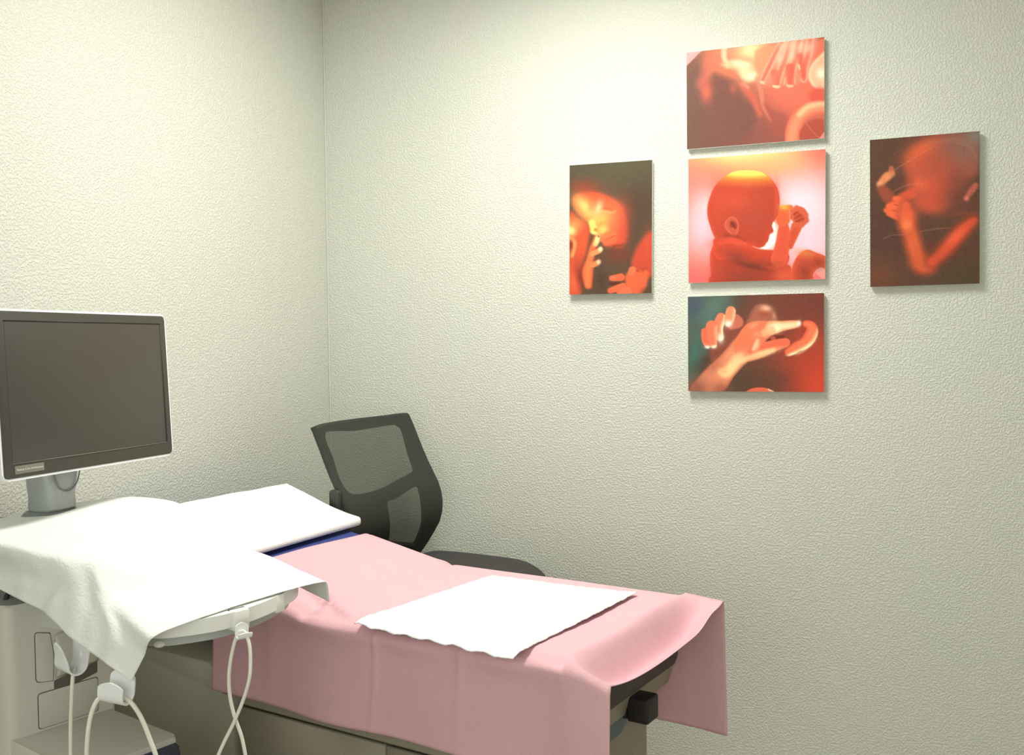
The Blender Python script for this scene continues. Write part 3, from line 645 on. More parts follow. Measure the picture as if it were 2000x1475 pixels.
# white absorbent pad on the drape
PC = [(0.0725, -0.3208, 0.928), (0.1086, 0.1726, 0.928), (0.5058, 0.2024, 0.928), (0.4972, -0.3441, 0.928)]   # near head, far head, far foot, near foot
ncol, nrow = 90, 70
G = np.zeros((nrow + 1, ncol + 1, 3))
for i in range(nrow + 1):
    for j in range(ncol + 1):
        u, v = i / nrow, j / ncol
        p = np.array(PC[0]) * (1 - u) * (1 - v) + np.array(PC[1]) * u * (1 - v) + np.array(PC[2]) * u * v + np.array(PC[3]) * (1 - u) * v
        ed = min(u * .50, (1 - u) * .50, v * .42, (1 - v) * .42)
        q = max(0, 1 - ed / .018)
        wob = .0012 * math.sin(31 * v + 3 * u) + .001 * math.sin(57 * u + 2) + .0008 * math.sin(90 * v)
        yy = p[1] + (wob if (u < .02 or u > .98) else 0); xx = p[0] + (wob if (v < .02 or v > .98) else 0)
        z = .9285 + .0015 * math.sin(11 * xx + 5 * yy) + q * (.0012 + .0016 * rnd.random()) + (1 - q) * .001
        z += .0022 * math.exp(-(u / .05) ** 2) * math.sin(40 * v) 
        if u < .1: z -= .010 * (1 - u / .1) ** 2 * (yy < YN + .02)
        z += .004 * math.exp(-((xx - .09) / .05) ** 2) * math.exp(-(u / .12) ** 2)
        G[i, j] = (xx, yy, max(z, .9275 if yy > YN + .015 else z))
pad = thing('underpad', 'white absorbent underpad lying flat on the pink drape', 'underpad', T_LOC, T_ROT)
grid_mesh('film_border', G, M_FILM, pad, .0015, -1.0)
H_ = G[5:-3, 5:-4].copy(); H_[..., 2] += .0026
hn, hk, _ = H_.shape
for i in range(hn):
    for j in range(hk):
        e = min(i, j, hn - 1 - i, hk - 1 - j)
        if e < 2: H_[i, j, 2] -= (.0022 if e == 0 else .0008)
grid_mesh('absorbent_core', H_, M_CORE, pad, .001, -1.0)

# white paper covered pillow on the raised head section
pl = []
x0, x1 = -.750, -.452
for j in range(0, 61):
    v = j / 60; y = YN - .02 + (YF - YN + .035) * v
    ring = []
    n1 = 40
    def ptop(u):                                        # u 0 head edge .. 1 foot edge
        x = x0 + (x1 - x0) * u + .035 * (1 - v) * u
        th = .022 + .006 * v + .028 * (1 - u) ** 1.6 - .006 * math.sin(math.pi * u) * math.sin(math.pi * v)
        z = backz(x) + .004 + th + .0015 * math.sin(18 * v + 9 * u) * math.sin(7 * v) + .012 * math.exp(-((u - .98) / .06) ** 2) * .15
        return x, z
    for k in range(n1 + 1):
        x, z = ptop(k / n1); ring.append((x, y, z))
    xe, ze = ptop(1.0); zb = backz(xe) + .0105
    for k in range(1, 8):                                # rounded folded foot edge
        a_ = math.pi * k / 8; r = (ze - zb) / 2
        ring.append((xe + r * .55 * math.sin(a_), y, zb + r + r * math.cos(a_)))
    for k in range(n1 + 1):
        x, z = ptop(1 - k / n1); ring.append((x, y, backz(x) + .0095))
    pl.append(ring)
G = np.array(pl)
me_o = grid_mesh('paper_covered_pillow', G, M_PILLOW, None)
bm = bmesh.new(); bm.from_mesh(me_o.data)
n_, k_ = G.shape[:2]; bm.verts.ensure_lookup_table()
for r_ in (0, n_ - 1):
    vv = [bm.verts[r_ * k_ + q] for q in range(k_)]
    try: bm.faces.new(vv if r_ else vv[::-1])
    except Exception: pass
for r_ in range(n_ - 1):
    bm.faces.new((bm.verts[r_ * k_ + k_ - 1], bm.verts[(r_ + 1) * k_ + k_ - 1], bm.verts[(r_ + 1) * k_], bm.verts[r_ * k_]))
bmesh.ops.recalc_face_normals(bm, faces=bm.faces[:])
for e in bm.edges: 
    if len(e.link_faces) == 2 and e.calc_face_angle(0) > .7: e.smooth = False
bm.to_mesh(me_o.data); bm.free()
for p in me_o.data.polygons: p.use_smooth = True
me_o.location = T_LOC; me_o.rotation_euler = (0, 0, T_ROT)
tag(me_o, 'flat pillow in white paper lying on the raised head of the exam table', 'pillow')

# ------------------------------------------------------------------ chair
SEATZ = .816
CH = thing('office_chair', 'black mesh back office chair in the corner behind the exam table', 'chair', (0.6928, -0.4604, 0.0), -0.23069)
PZ, PF = (0.6778, 0.7805, 0.8514, 0.9191, 0.9746, 1.0372, 1.1419, 1.2877), (0.0, 0.037, 0.0852, 0.1314, 0.1437, 0.1335, 0.070, 0.0)
_zz = np.linspace(.67, 1.31, 123); _ff = np.interp(_zz, PZ, PF)
_k = np.ones(9) / 9; _fp = np.pad(_ff, 4, mode='edge'); _ff = np.convolve(_fp, _k, 'valid')
def bsurf(a_, z, off=0.0):
    f = float(np.interp(z, _zz, _ff)) - .03 * (1 - (a_ / .228) ** 2)
    return Vector((f - .35 + off, a_, z))
outer = [(q[0] * 1.027, 1.53 + (q[1] - 1.53) * 1.027) for q in cr_spline([(-.226, 1.285), (-.12, 1.289), (0, 1.291), (.12, 1.293), (.205, 1.296), (.226, 1.283), (.229, 1.20), (.230, 1.10), (.231, 1.0), (.230, .90), (.222, .82), (.190, .76), (.10, .745), (0, .745), (-.10, .745), (-.190, .76), (-.222, .82), (-.230, .90), (-.231, 1.0), (-.230, 1.10), (-.229, 1.20), (-.232, 1.27)], 3, True)]
h1 = [(-0.1926, 1.2536), (-0.0083, 1.2497), (0.1532, 1.2553), (0.1777, 1.2501), (0.1876, 1.2335), (0.1786, 1.1636), (0.1693, 1.1037), (0.142, 1.0893), (0.0867, 1.0766), (0.0008, 1.0601), (-0.0843, 1.0534), (-0.1674, 1.0571), (-0.2033, 1.0716), (-0.2147, 1.1072), (-0.2053, 1.1687)]
h2 = [(-0.0182, 1.0029), (0.0312, 1.0179), (0.096, 1.0352), (0.15, 1.0476), (0.1555, 1.0281), (0.1572, 0.9754), (0.1645, 0.9383), (0.1811, 0.8794), (0.1869, 0.836), (0.1486, 0.8425), (0.0786, 0.8586), (0.0282, 0.8772)]
h1 = [(q[0], q[1]) for q in cr_spline(h1, 4, True)]; h2 = [(q[0], q[1]) for q in cr_spline(h2, 4, True)]
h3 = [(-p[0], p[1]) for p in h2][::-1]
def inpoly(p, P_):
    c = False
    for i in range(len(P_)):
        a_, b_ = P_[i - 1], P_[i]
        if (a_[1] > p[1]) != (b_[1] > p[1]) and p[0] < (b_[0] - a_[0]) * (p[1] - a_[1]) / (b_[1] - a_[1]) + a_[0]: c = not c
    return c
def panel(name, outer, holes, m, off, thick, parent, bev=0.0):
    pts, edges = [], []
    for lp in [outer] + holes:
        n0 = len(pts); pts += [Vector((p[0], p[1])) for p in lp]; edges += [(n0 + i, n0 + (i + 1) % len(lp)) for i in range(len(lp))]
    xs = [p[0] for p in outer]; ys = [p[1] for p in outer]
    x = min(xs)
    while x < max(xs):
        y = min(ys)
        while y < max(ys):
            if inpoly((x, y), outer) and not any(inpoly((x, y), h) for h in holes): pts.append(Vector((x + .0013, y + .0007)))
            y += .018
        x += .018
    vo, eo, fo, _, _, _ = geometry.delaunay_2d_cdt(pts, edges, [], 0, 1e-5)
    fs = []
    for f in fo:
        c = sum((vo[i] for i in f), Vector((0, 0))) / len(f)
        if inpoly(c, outer) and not any(inpoly(c, h) for h in holes): fs.append(tuple(f))
    used = sorted({i for f in fs for i in f}); mp = {i: k for k, i in enumerate(used)}
    o = from_py(name, [bsurf(vo[i].x, vo[i].y, off) for i in used], [tuple(mp[i] for i in f) for f in fs], m, parent)
    bm = bmesh.new(); bm.from_mesh(o.data); bmesh.ops.recalc_face_normals(bm, faces=bm.faces[:]); bm.to_mesh(o.data); bm.free()
    for p in o.data.polygons: p.use_smooth = True
    if thick <= 0: return o
    md = o.modifiers.new('solid', 'SOLIDIFY'); md.thickness = thick; md.offset = 0
    if bev:
        b_ = o.modifiers.new('bev', 'BEVEL'); b_.width = bev; b_.segments = 2; b_.limit_method = 'ANGLE'; b_.angle_limit = 1.0
    return o
panel('back_frame', outer, [h1, h2], M_CHAIR, 0.0, .020, CH, .004)
M_MESH = mat('see_through_mesh', (0.050, 0.052, 0.042, 1), rough=0.9)
nt = M_MESH.node_tree; tr = nt.nodes.new('ShaderNodeBsdfTransparent'); ms = nt.nodes.new('ShaderNodeMixShader'); ms.inputs[0].default_value = 0.73
tr.inputs['Color'].default_value = (1, 1, .96, 1)
nt.links.new(tr.outputs[0], ms.inputs[1]); nt.links.new(nt.nodes['Principled BSDF'].outputs[0], ms.inputs[2]); nt.links.new(ms.outputs[0], nt.nodes['Material Output'].inputs[0])
sh = [(p[0] * .985, 1.02 + (p[1] - 1.02) * .985) for p in outer]
panel('back_mesh', sh, [], M_MESH, .013, 0, CH)
# lumbar adjusting block seen past the left edge
bm = prism(round_poly([(-.232, 1.03), (-.262, 1.045), (-.268, 1.085), (-.258, 1.105), (-.232, 1.115)], .006, 3), 0, 0, 0) if False else bmesh.new()
box(bm, (-.350 + .085, -.258, 1.005), (-.350 + .125, -.232, 1.085), .010, 3)
from_bm('lumbar_knob', bm, M_CHAIR, CH)
# back upright joining seat
bm = bmesh.new(); tube(bm, [(-.30, 0, .98), (-.34, 0, .90), (-.345, 0, .82), (-.30, 0, .75), (-.20, 0, .73), (-.05, 0, .735)], [.022, .026, .028, .028, .026, .03], 12)
from_bm('back_upright', bm, M_CHAIR, CH)
# seat pad
ou = [(q[0], q[1]) for q in cr_spline([(-.24, -.19), (-.255, 0), (-.24, .19), (-.18, .235), (0, .25), (.17, .245), (.255, .20), (.285, .10), (.29, 0), (.285, -.10), (.255, -.20), (.17, -.245), (0, -.25), (-.18, -.235)], 4, True)]
prof = [(.0, .0), (.55, .0), (.80, .0), (.92, -.006), (.975, -.016), (1.0, -.032), (.99, -.052), (.93, -.066), (.80, -.07), (.0, -.07)]
bm = bmesh.new(); rings = []
for s_, dz in prof:
    rr = []
    for p in ou:
        x, y = p[0] * s_, p[1] * s_
        wf = -.045 * max(0, (x - .10) / .19) ** 2 + .010 * (y / .25) ** 2
        rr.append(bm.verts.new((x, y, SEATZ + dz + wf)) if s_ > 0 else None)
    if s_ == 0: rr = [bm.verts.new((0, 0, SEATZ + dz))] * len(ou)
    rings.append(rr)
n = len(ou)
for i in range(len(rings) - 1):
    for k in range(n):
        q = [rings[i][k], rings[i][(k + 1) % n], rings[i + 1][(k + 1) % n], rings[i + 1][k]]
        u_ = []
        for v_ in q:
            if v_ not in u_: u_.append(v_)
        if len(u_) >= 3: bm.faces.new(u_)
from_bm('seat', bm, M_SEAT, CH)
bbox('seat_plate', (-.16, -.12, SEATZ - .10), (.14, .12, SEATZ - .068), M_CHAIR, CH, .008, 2)
bm = bmesh.new(); tube(bm, [(0, 0, .14), (0, 0, .45)], .034, 20); tube(bm, [(0, 0, .45), (0, 0, SEATZ - .10)], .016, 16)
from_bm('gas_lift', bm, M_CHAIR, CH)
bm = bmesh.new()
tube(bm, [(0, 0, .085), (0, 0, .15)], .05, 20)
for k in range(5):
    a_ = 2 * math.pi * k / 5 - math.pi / 2 + math.pi / 5; c, s_ = math.cos(a_), math.sin(a_)
    tube(bm, [(c * .03, s_ * .03, .12), (c * .16, s_ * .16, .105), (c * .245, s_ * .245, .08)], [.026, .022, .016], 10)
from_bm('star_base', bm, M_CHAIR, CH)
for k in range(5):
    a_ = 2 * math.pi * k / 5 - math.pi / 2 + math.pi / 5; c, s_ = math.cos(a_) * .245, math.sin(a_) * .245
    bm = bmesh.new()
    for sg in (-1, 1):
        nx, ny = -math.sin(a_), math.cos(a_)
        tube(bm, [(c + nx * .006 * sg, s_ + ny * .006 * sg, .028), (c + nx * .022 * sg, s_ + ny * .022 * sg, .028)], .028, 18)
    tube(bm, [(c, s_, .03), (c, s_, .085)], .007, 8)
    from_bm('caster', bm, M_BLACK, CH)

# ------------------------------------------------------------------ ultrasound cart
K_LOC, K_ROT = (0.4645, -1.7312, 0.0), -0.29644
CT = thing('ultrasound_cart', 'grey ultrasound machine cart with dark monitor and white control deck', 'ultrasound machine', K_LOC, K_ROT)
KM = Matrix.Translation(K_LOC) @ Matrix.Rotation(K_ROT, 4, 'Z'); KI = KM.inverted()
def S(t_, s_): return (t_ - .95, s_ + 1.52)
# column (front face at t=.865)
bm = prism(round_poly([S(.60, -1.645), S(.865, -1.645), S(.865, -1.415), S(.60, -1.415)], [.02, .022, .012, .02], 6), .30, 1.02, .004, 1)
from_bm('column', bm, M_CART, CT)
def face_panel(name, pts, r, m, x0, x1, parent=CT, bev=.0012, n=5):
    """outline in (s, z) on the column's front face"""
    P_ = [(p[0] + 1.52, p[1]) for p in pts]
    return from_bm(name, prism(round_poly(P_, r, n), x0 - .95, x1 - .95, bev, 2, 'x'), m, parent)
face_panel('panel_gap', [(-1.587, .754), (-1.456, .754), (-1.456, .829), (-1.587, .829)], .008, M_SEAM, .8645, .8656, bev=0)
face_panel('lower_panel', [(-1.5855, .7555), (-1.4575, .7555), (-1.4575, .8275), (-1.5855, .8275)], .007, M_CARTB, .865, .8668)
face_panel('latch_gap', [(-1.590, .852), (-1.553, .846), (-1.550, .90), (-1.557, .948), (-1.590, .957)], [.009, .001, .02, .001, .009], M_SEAM, .8645, .8656, bev=0)
face_panel('side_latch', [(-1.5885, .8535), (-1.5545, .8475), (-1.5515, .90), (-1.5585, .9465), (-1.5885, .9555)], [.008, .001, .02, .001, .008], M_CART, .865, .8668)
# drive bay: recess with a bulged cover
face_panel('drive_slot', [(-1.552, .818), (-1.4575, .838), (-1.4575, .866), (-1.552, .846)], .003, M_SEAM, .8645, .8662, bev=0)
bm = bmesh.new()
for i in range(0): pass
vsl = []
for j in range(13):
    s_ = -1.549 + .093 * j / 12
    for k in range(15):
        a_ = k / 14; z = .850 + .092 * a_ + .012 * (j / 12)
        vsl.append((.865 - .95 + .016 * math.sin(math.pi * min(1, a_ * 1.05)) ** .6 * (1 - .25 * (j / 12)), s_ + 1.52, z))
fs = [(j * 15 + k, (j + 1) * 15 + k, (j + 1) * 15 + k + 1, j * 15 + k + 1) for j in range(12) for k in range(14)]
o = from_py('drive_cover', vsl, fs, M_CARTB, CT); md = o.modifiers.new('s', 'SOLIDIFY'); md.thickness = .002; md.offset = 0
0 and bbox('slot_lip', (.865 - .95, -1.552 + 1.52, .812), (.873 - .95, -1.462 + 1.52, .818), M_CART, CT, .002, 1)
face_panel('seam_line', [(-1.550, .9685), (-1.416, .9685), (-1.416, .9697), (-1.550, .9697)], 0, M_SEAM, .8645, .8654, bev=0)
face_panel('seam_line', [(-1.551, .930), (-1.416, .948), (-1.416, .9492), (-1.551, .9312)], 0, M_SEAM, .8645, .8654, bev=0) if False else None
# base box with navy front
bm = prism(round_poly([S(.62, -1.640), S(1.115, -1.640), S(1.115, -1.430), S(.62, -1.430)], [.02, .03, .012, .02], 6), .14, .750, .008, 3)
from_bm('base_box', bm, M_CART, CT)
bm = prism(round_poly([S(1.10, -1.610), S(1.155, -1.600), S(1.165, -1.45), S(1.10, -1.432)], [.004, .03, .03, .004], 5), .15, .738, .010, 3)
from_bm('navy_fascia', bm, M_NAVY, CT)
for dx, dy in ((.66, -1.61), (.66, -1.46), (1.08, -1.61), (1.08, -1.46)):
    q = S(dx, dy); bm = bmesh.new()
    tube(bm, [(q[0], q[1] - .018, .05), (q[0], q[1] + .018, .05)], .05, 20); tube(bm, [(q[0], q[1], .05), (q[0], q[1], .145)], .012, 10)
    from_bm('caster', bm, M_BLACK, CT)
# arm carrying the deck
bm = prism(round_poly([S(.72, -1.60), S(1.12, -1.53), S(1.12, -1.40), S(.72, -1.43)], .03, 5), .965, 1.00, .008, 2)
from_bm('deck_arm', bm, M_CARTB, CT)
# control deck: white upper shell, grey lower shell
deck = [(1.14, -1.572), (1.20, -1.580), (1.245, -1.570), (1.274, -1.549), (1.300, -1.500), (1.312, -1.457), (1.310, -1.40), (1.298, -1.345), (1.278, -1.29), (1.250, -1.235), (1.205, -1.192), (1.14, -1.178), (1.00, -1.185), (.86, -1.225), (.74, -1.28), (.70, -1.38), (.70, -1.46), (.86, -1.50), (1.02, -1.545)]
dk = [S(q[0], q[1]) for q in cr_spline(deck, 4, True)]
from_bm('deck_shell', prism(dk, 1.006, 1.034, .011, 4), M_RIM, CT)
cx_, cy_ = S(1.02, -1.40)
from_bm('deck_underside', prism([(cx_ + (p[0] - cx_) * .93, cy_ + (p[1] - cy_) * .93) for p in dk], .986, 1.008, .010, 4), M_UNDER, CT)
# raised rear with touch panel under the sheet
rear = [S(q[0], q[1]) for q in cr_spline([(.640, -1.70), (.72, -1.675), (.86, -1.630), (.97, -1.575), (.96, -1.45), (.90, -1.34), (.82, -1.275), (.74, -1.285), (.675, -1.37), (.645, -1.46), (.625, -1.56), (.60, -1.68)], 4, True)]
bm = prism(rear, 1.075, 1.161, .012, 3)
for v in bm.verts:
    if v.co.z > 1.12: v.co.z -= max(0, (v.co.x + .95 - .78)) * .30
from_bm('touch_panel_housing', bm, M_NECKD, CT)
bbox('housing_stem', S(.72, -1.56) + (1.0,), S(.86, -1.40) + (1.09,), M_NECKD, CT, .01, 2)
# latches and clips moulded on the deck front
def along(px_pts): return px_pts
for q0, q1, z0, z1 in (((0.3651, 0.0818, 0.992), (0.3674, 0.1152, 0.992), .998, 1.031), ((0.3358, 0.2031, 0.992), (0.3334, 0.2283, 0.992), 1.0, 1.031)):
    v0, v1 = Vector(q0[:2]), Vector(q1[:2]); d_ = (v1 - v0); n_ = Vector((d_.y, -d_.x)).normalized()
    if n_.x < 0: n_ = -n_
    P_ = [v0 - n_ * .03, v0 + n_ * .0025, v1 + n_ * .0025, v1 - n_ * .03]
    c = from_bm('deck_latch', prism(round_poly([(p.x, p.y) for p in P_], .003, 3), z0, z1 + .0042, .002, 2), M_RIM, CT)
    P2 = [v0 - n_ * .020, v0 - n_ * .015, v1 - n_ * .015, v1 - n_ * .020]
    from_bm('latch_slot', prism([(p.x, p.y) for p in P2], z1 + .003, z1 + .0046), M_SEAM, c)
bm = bmesh.new(); q = Vector((0.3024, -0.0275, 0.9836)); bmesh.ops.create_uvsphere(bm, u_segments=20, v_segments=12, radius=.011, matrix=Matrix.Translation((q.x - .01, q.y, q.z + .006)) @ Matrix.Diagonal((1, 1, .6, 1)))
from_bm('deck_pivot_cap', bm, M_RIM, CT)

# monitor on its neck
def W2(p): return tuple(KI @ Vector(p))
MB_ = [(.361, -1.836), (.366, -1.360)]
mz0, mz1 = 1.2725, 1.612
TILT = .048
def mpt(y, z, d):                                        # d: depth in front (+) of the face plane
    return W2((.3735 + .0035 * (z - mz0) / (mz1 - mz0) * 0 - TILT * (z - mz0) + d, y, z))
def mon_part(name, y0, y1, z0, z1, d0, d1, r, bev, m, parent):
    P_ = round_poly([(y0, z0), (y1, z0), (y1, z1), (y0, z1)], r, 6)
    bm = prism(P_, d0, d1, bev, 3, 'x')
    for v in bm.verts: v.co = Vector(mpt(v.co.y, v.co.z, v.co.x))
    return from_bm(name, bm, m, parent)
Y0, Y1 = -1.8505, -1.3560
mon = mon_part('monitor_housing', Y0, Y1, mz0, mz1, -.045, .0016, .014, .005, M_WHITE, CT)
mon_part('bezel', Y0 + .0045, Y1 - .0045, mz0 + .0048, mz1 - .0045, -.006, .0028, .010, .0012, M_BEZEL, mon)
# sunken screen: four slim bezel ridges around a flat dark panel
sy0, sy1, sz0, sz1 = Y0 + .026, Y1 - .0225, mz0 + .034, mz1 - .024
mon_part('screen', sy0, sy1, sz0, sz1, -.002, .0031, .002, .0004, M_SCREEN, mon)
bm = bmesh.new()
for a0, a1, b0, b1 in ((sy0 - .001, sy1 + .001, sz1, sz1 + .0016), (sy1, sy1 + .0022, sz0, sz1)):
    box(bm, (.0, a0, b0), (.0042, a1, b1))
for v in bm.verts: v.co = Vector(mpt(v.co.y, v.co.z, v.co.x))
from_bm('screen_shade_edge', bm, M_BLACK, mon)
bm = bmesh.new(); box(bm, (.0, sy0, sz0 - .0012), (.0040, sy1, sz0)); 
for v in bm.verts: v.co = Vector(mpt(v.co.y, v.co.z, v.co.x))
from_bm('screen_ledge', bm, M_BADGE, mon)
bd = mon_part('badge', Y0 + .0300, Y0 + .1020, mz0 + .0125, mz0 + .0285, .001, .0037, .001, .0004, M_BADGE, mon)
tc_ = D.curves.new('badge_text', 'FONT'); tc_.body = 'Voluson Core Architecture'; tc_.size = .0066; tc_.extrude = .0002; tc_.align_x = 'CENTER'; tc_.align_y = 'CENTER'
to = D.objects.new('badge_text', tc_); COL.objects.link(to)
bpy.context.view_layer.update()
tm = D.meshes.new_from_object(to.evaluated_get(bpy.context.evaluated_depsgraph_get())); D.objects.remove(to)
xs_ = [v.co.x for v in tm.vertices]; kx = .066 / (max(xs_) - min(xs_)); x0_ = (max(xs_) + min(xs_)) / 2
for v in tm.vertices:
    v.co = Vector(mpt(Y0 + .066 + (v.co.x - x0_) * kx, mz0 + .0205 + v.co.y, .0041 + v.co.z))
tm.materials.clear(); link('badge_lettering', tm, M_BTXT, mon, smooth=False)
# neck
def ring_loft(name, secs, m, parent, n=28):
    bm = bmesh.new(); R_ = []
    for (cx, cy, z, rx, ry) in secs:
        R_.append([bm.verts.new(W2((cx + rx * math.copysign(abs(math.cos(2 * math.pi * k / n)) ** .7, math.cos(2 * math.pi * k / n)), cy + ry * math.copysign(abs(math.sin(2 * math.pi * k / n)) ** .7, math.sin(2 * math.pi * k / n)), z))) for k in range(n)])
    for i in range(len(R_) - 1):
        for k in range(n): bm.faces.new((R_[i][k], R_[i][(k + 1) % n], R_[i + 1][(k + 1) % n], R_[i + 1][k]))
    bm.faces.new(R_[0][::-1]); bm.faces.new(R_[-1])
    return from_bm(name, bm, m, parent)
NC = (0.2749, -1.6324, 1.2199)
nx0, ny0 = NC[0], NC[1]
nk = ring_loft('monitor_neck', [(nx0, ny0, 1.178, .036, .040), (nx0, ny0, 1.186, .042, .044), (nx0, ny0, 1.215, .041, .0435), (nx0 + .002, ny0 - .001, 1.235, .043, .047), (nx0 + .002, ny0, 1.262, .040, .052), (nx0, ny0, 1.30, .034, .052), (nx0 - .004, ny0, 1.36, .028, .045)], M_NECK, CT)
nd = ring_loft('neck_collar', [(nx0, ny0, 1.150, .064, .066), (nx0, ny0, 1.165, .060, .062), (nx0, ny0, 1.176, .050, .052), (nx0, ny0, 1.181, .044, .046)], M_NECKD, CT)
bm = bmesh.new()
pp = [(nx0 + .0425, ny0 - .034, 1.262), (nx0 + .0455, ny0 - .026, 1.236), (nx0 + .0465, ny0 - .008, 1.224), (nx0 + .0465, ny0 + .010, 1.226), (nx0 + .0455, ny0 + .028, 1.242), (nx0 + .043, ny0 + .038, 1.266)]
tube(bm, [W2(p) for p in cr_spline(pp, 6)], .0016, 8); from_bm('neck_ridge', bm, M_NECKD, nk)
bm = bmesh.new(); box(bm, (-.012, -.05, -.05), (.012, .05, .05), .006, 2)
for v in bm.verts: v.co = Vector(W2((nx0 + .012 + v.co.x, ny0 + v.co.y, 1.42 + v.co.z)))
from_bm('mount_plate', bm, M_NECKD, CT)
bm = bmesh.new(); tube(bm, [W2((nx0 - .004, ny0, 1.33)), W2((nx0 + .004, ny0, 1.42))], .024, 14); from_bm('mount_stem', bm, M_NECKD, CT)

# cable hooks
def hook(o_, ax, fwd, width, hb, hf, r, m=M_WHITE, parent=CT, name='cable_hook', flare=0.0, wb=1.0, wf=1.0):
    """U trough: ax = trough axis, fwd = from back petal to front petal (world vectors), o_ = trough bottom centre"""
    ax = Vector(ax).normalized(); fwd = Vector(fwd); fwd.z = 0; fwd = (fwd - ax * fwd.dot(ax)).normalized(); up = ax.cross(fwd)
    if up.z < 0: up = -up
    prof = []
    for k in range(9): prof.append((-r - flare * .3 * (1 - k / 8), r + hb * (1 - k / 8), 'b', 1 - k / 8))
    for k in range(1, 12): a_ = math.pi * k / 12; prof.append((-r * math.cos(a_), r - r * math.sin(a_), 'm', 0))
    for k in range(9): prof.append((r + flare * (k / 8) ** 1.6, r + hf * k / 8, 'f', k / 8))
    rows = []
    for (f_, u_, kind, q) in prof:
        wv = width * (1 - .92 * max(0, (q - .45) / .55) ** 2.6) if kind != 'm' else width
        wv *= {'b': 1 + (wb - 1) * min(1, 2 * q), 'f': 1 + (wf - 1) * min(1, 2 * q), 'm': 1}[kind]
        rows.append([tuple(Vector(o_) + fwd * f_ + up * u_ + ax * (wv * (t_ / 10 - .5))) for t_ in range(11)])
    G = np.array([[W2(p) for p in r_] for r_ in rows])
    o = grid_mesh(name, G, m, parent, .0034, 0.0)
    b_ = o.modifiers.new('bev', 'BEVEL'); b_.width = .0014; b_.segments = 2; b_.limit_method = 'ANGLE'
    return o
HK1 = (0.5696, -1.8859, 0.9343); HK2 = (0.7198, -1.9379, 0.9137); HK3 = (0.8691, -1.7733, 0.9931)
h1_ = hook(HK1, (1, -.32, -.05), (-.20, -1, 0), .050, .058, .044, .018, flare=.012, wb=1.15, wf=.62)
h2_ = hook(HK2, (1, .10, -.10), (0.05, -1, 0), .050, .040, .023, .0165)
h3_ = hook(HK3, (.6, 1, 0), (1, -.5, 0), .026, .018, .002, .009)
# arms that carry the two side hooks from the deck
for H_, (tx, ty) in ((HK1, S(1.03, -1.60)), (HK2, S(1.19, -1.585))):
    a_ = Vector(W2((H_[0], H_[1], H_[2] + .045))); a_ += Vector((0.004, .020, 0))
    bm = bmesh.new(); tube(bm, [tuple(a_ - Vector((0, 0, .02))), tuple(a_ + Vector((0, .006, .012))), (tx, ty, 1.0)], .005, 8)
    from_bm('hook_arm', bm, M_WHITE, CT)

# cables hung on the hooks, each a thing of its own
def cable(pts, r, m, label, name, cat='cable', group=None):
    bm = bmesh.new(); tube(bm, cr_spline(pts, 8), r, 12)
    o = from_bm(name, bm, m); 
    return tag(o, label, cat, group)
cable([(0.5679, -1.8704, 0.9378), (0.5749, -1.8838, 0.9389), (0.5892, -1.9023, 0.9294), (0.5898, -1.9065, 0.8977), (0.5842, -1.9053, 0.8398), (0.5843, -1.9073, 0.7836), (0.5861, -1.9093, 0.7087), (0.595, -1.9101, 0.5962)], .0036, M_CABLE, 'cream probe cable hanging straight down from the upper white hook', 'probe_cable', group=None)
cable([(0.6897, -1.9774, 0.7192), (0.6872, -1.9751, 0.8076), (0.6888, -1.9726, 0.8606), (0.6899, -1.9657, 0.894), (0.6945, -1.9578, 0.916), (0.6979, -1.9457, 0.922), (0.7198, -1.9377, 0.9209), (0.7374, -1.9313, 0.918), (0.75, -1.9271, 0.9053), (0.7626, -1.9232, 0.8828), (0.7761, -1.9196, 0.8469), (0.7887, -1.9164, 0.8065), (0.8031, -1.914, 0.7258)], .0040, M_CABLE, 'cream probe cable arching through the lower white hook, both ends hanging', 'probe_cable', group=None)
cable([(0.8907, -1.7768, 0.6766), (0.8747, -1.7796, 0.762), (0.8657, -1.7812, 0.8095), (0.8532, -1.7844, 0.8475), (0.8452, -1.786, 0.8855), (0.8434, -1.7853, 0.9234), (0.8478, -1.7823, 0.9612), (0.8558, -1.7782, 0.9933), (0.8638, -1.7749, 1.0045), (0.8718, -1.772, 1.0025), (0.8819, -1.7744, 0.9813), (0.8867, -1.7791, 0.9498), (0.8871, -1.7854, 0.9186), (0.8765, -1.7906, 0.8812), (0.8598, -1.7983, 0.8391), (0.8396, -1.8074, 0.7953), (0.8114, -1.8204, 0.7224)], .0034, M_CABLE, 'cream probe cable looped below the deck front, its strands crossing before the drape', 'probe_cable')
cable([(0.2911, -1.7504, 1.0349), (0.2938, -1.7709, 1.0295), (0.2962, -1.7812, 1.0163), (0.2987, -1.7916, 0.9982), (0.287, -1.7969, 0.9702), (0.2656, -1.8063, 0.9309), (0.2363, -1.8197, 0.8583)], .0052, M_CORD, 'dark cord dropping at the left edge beneath the white paper sheet', 'cord')

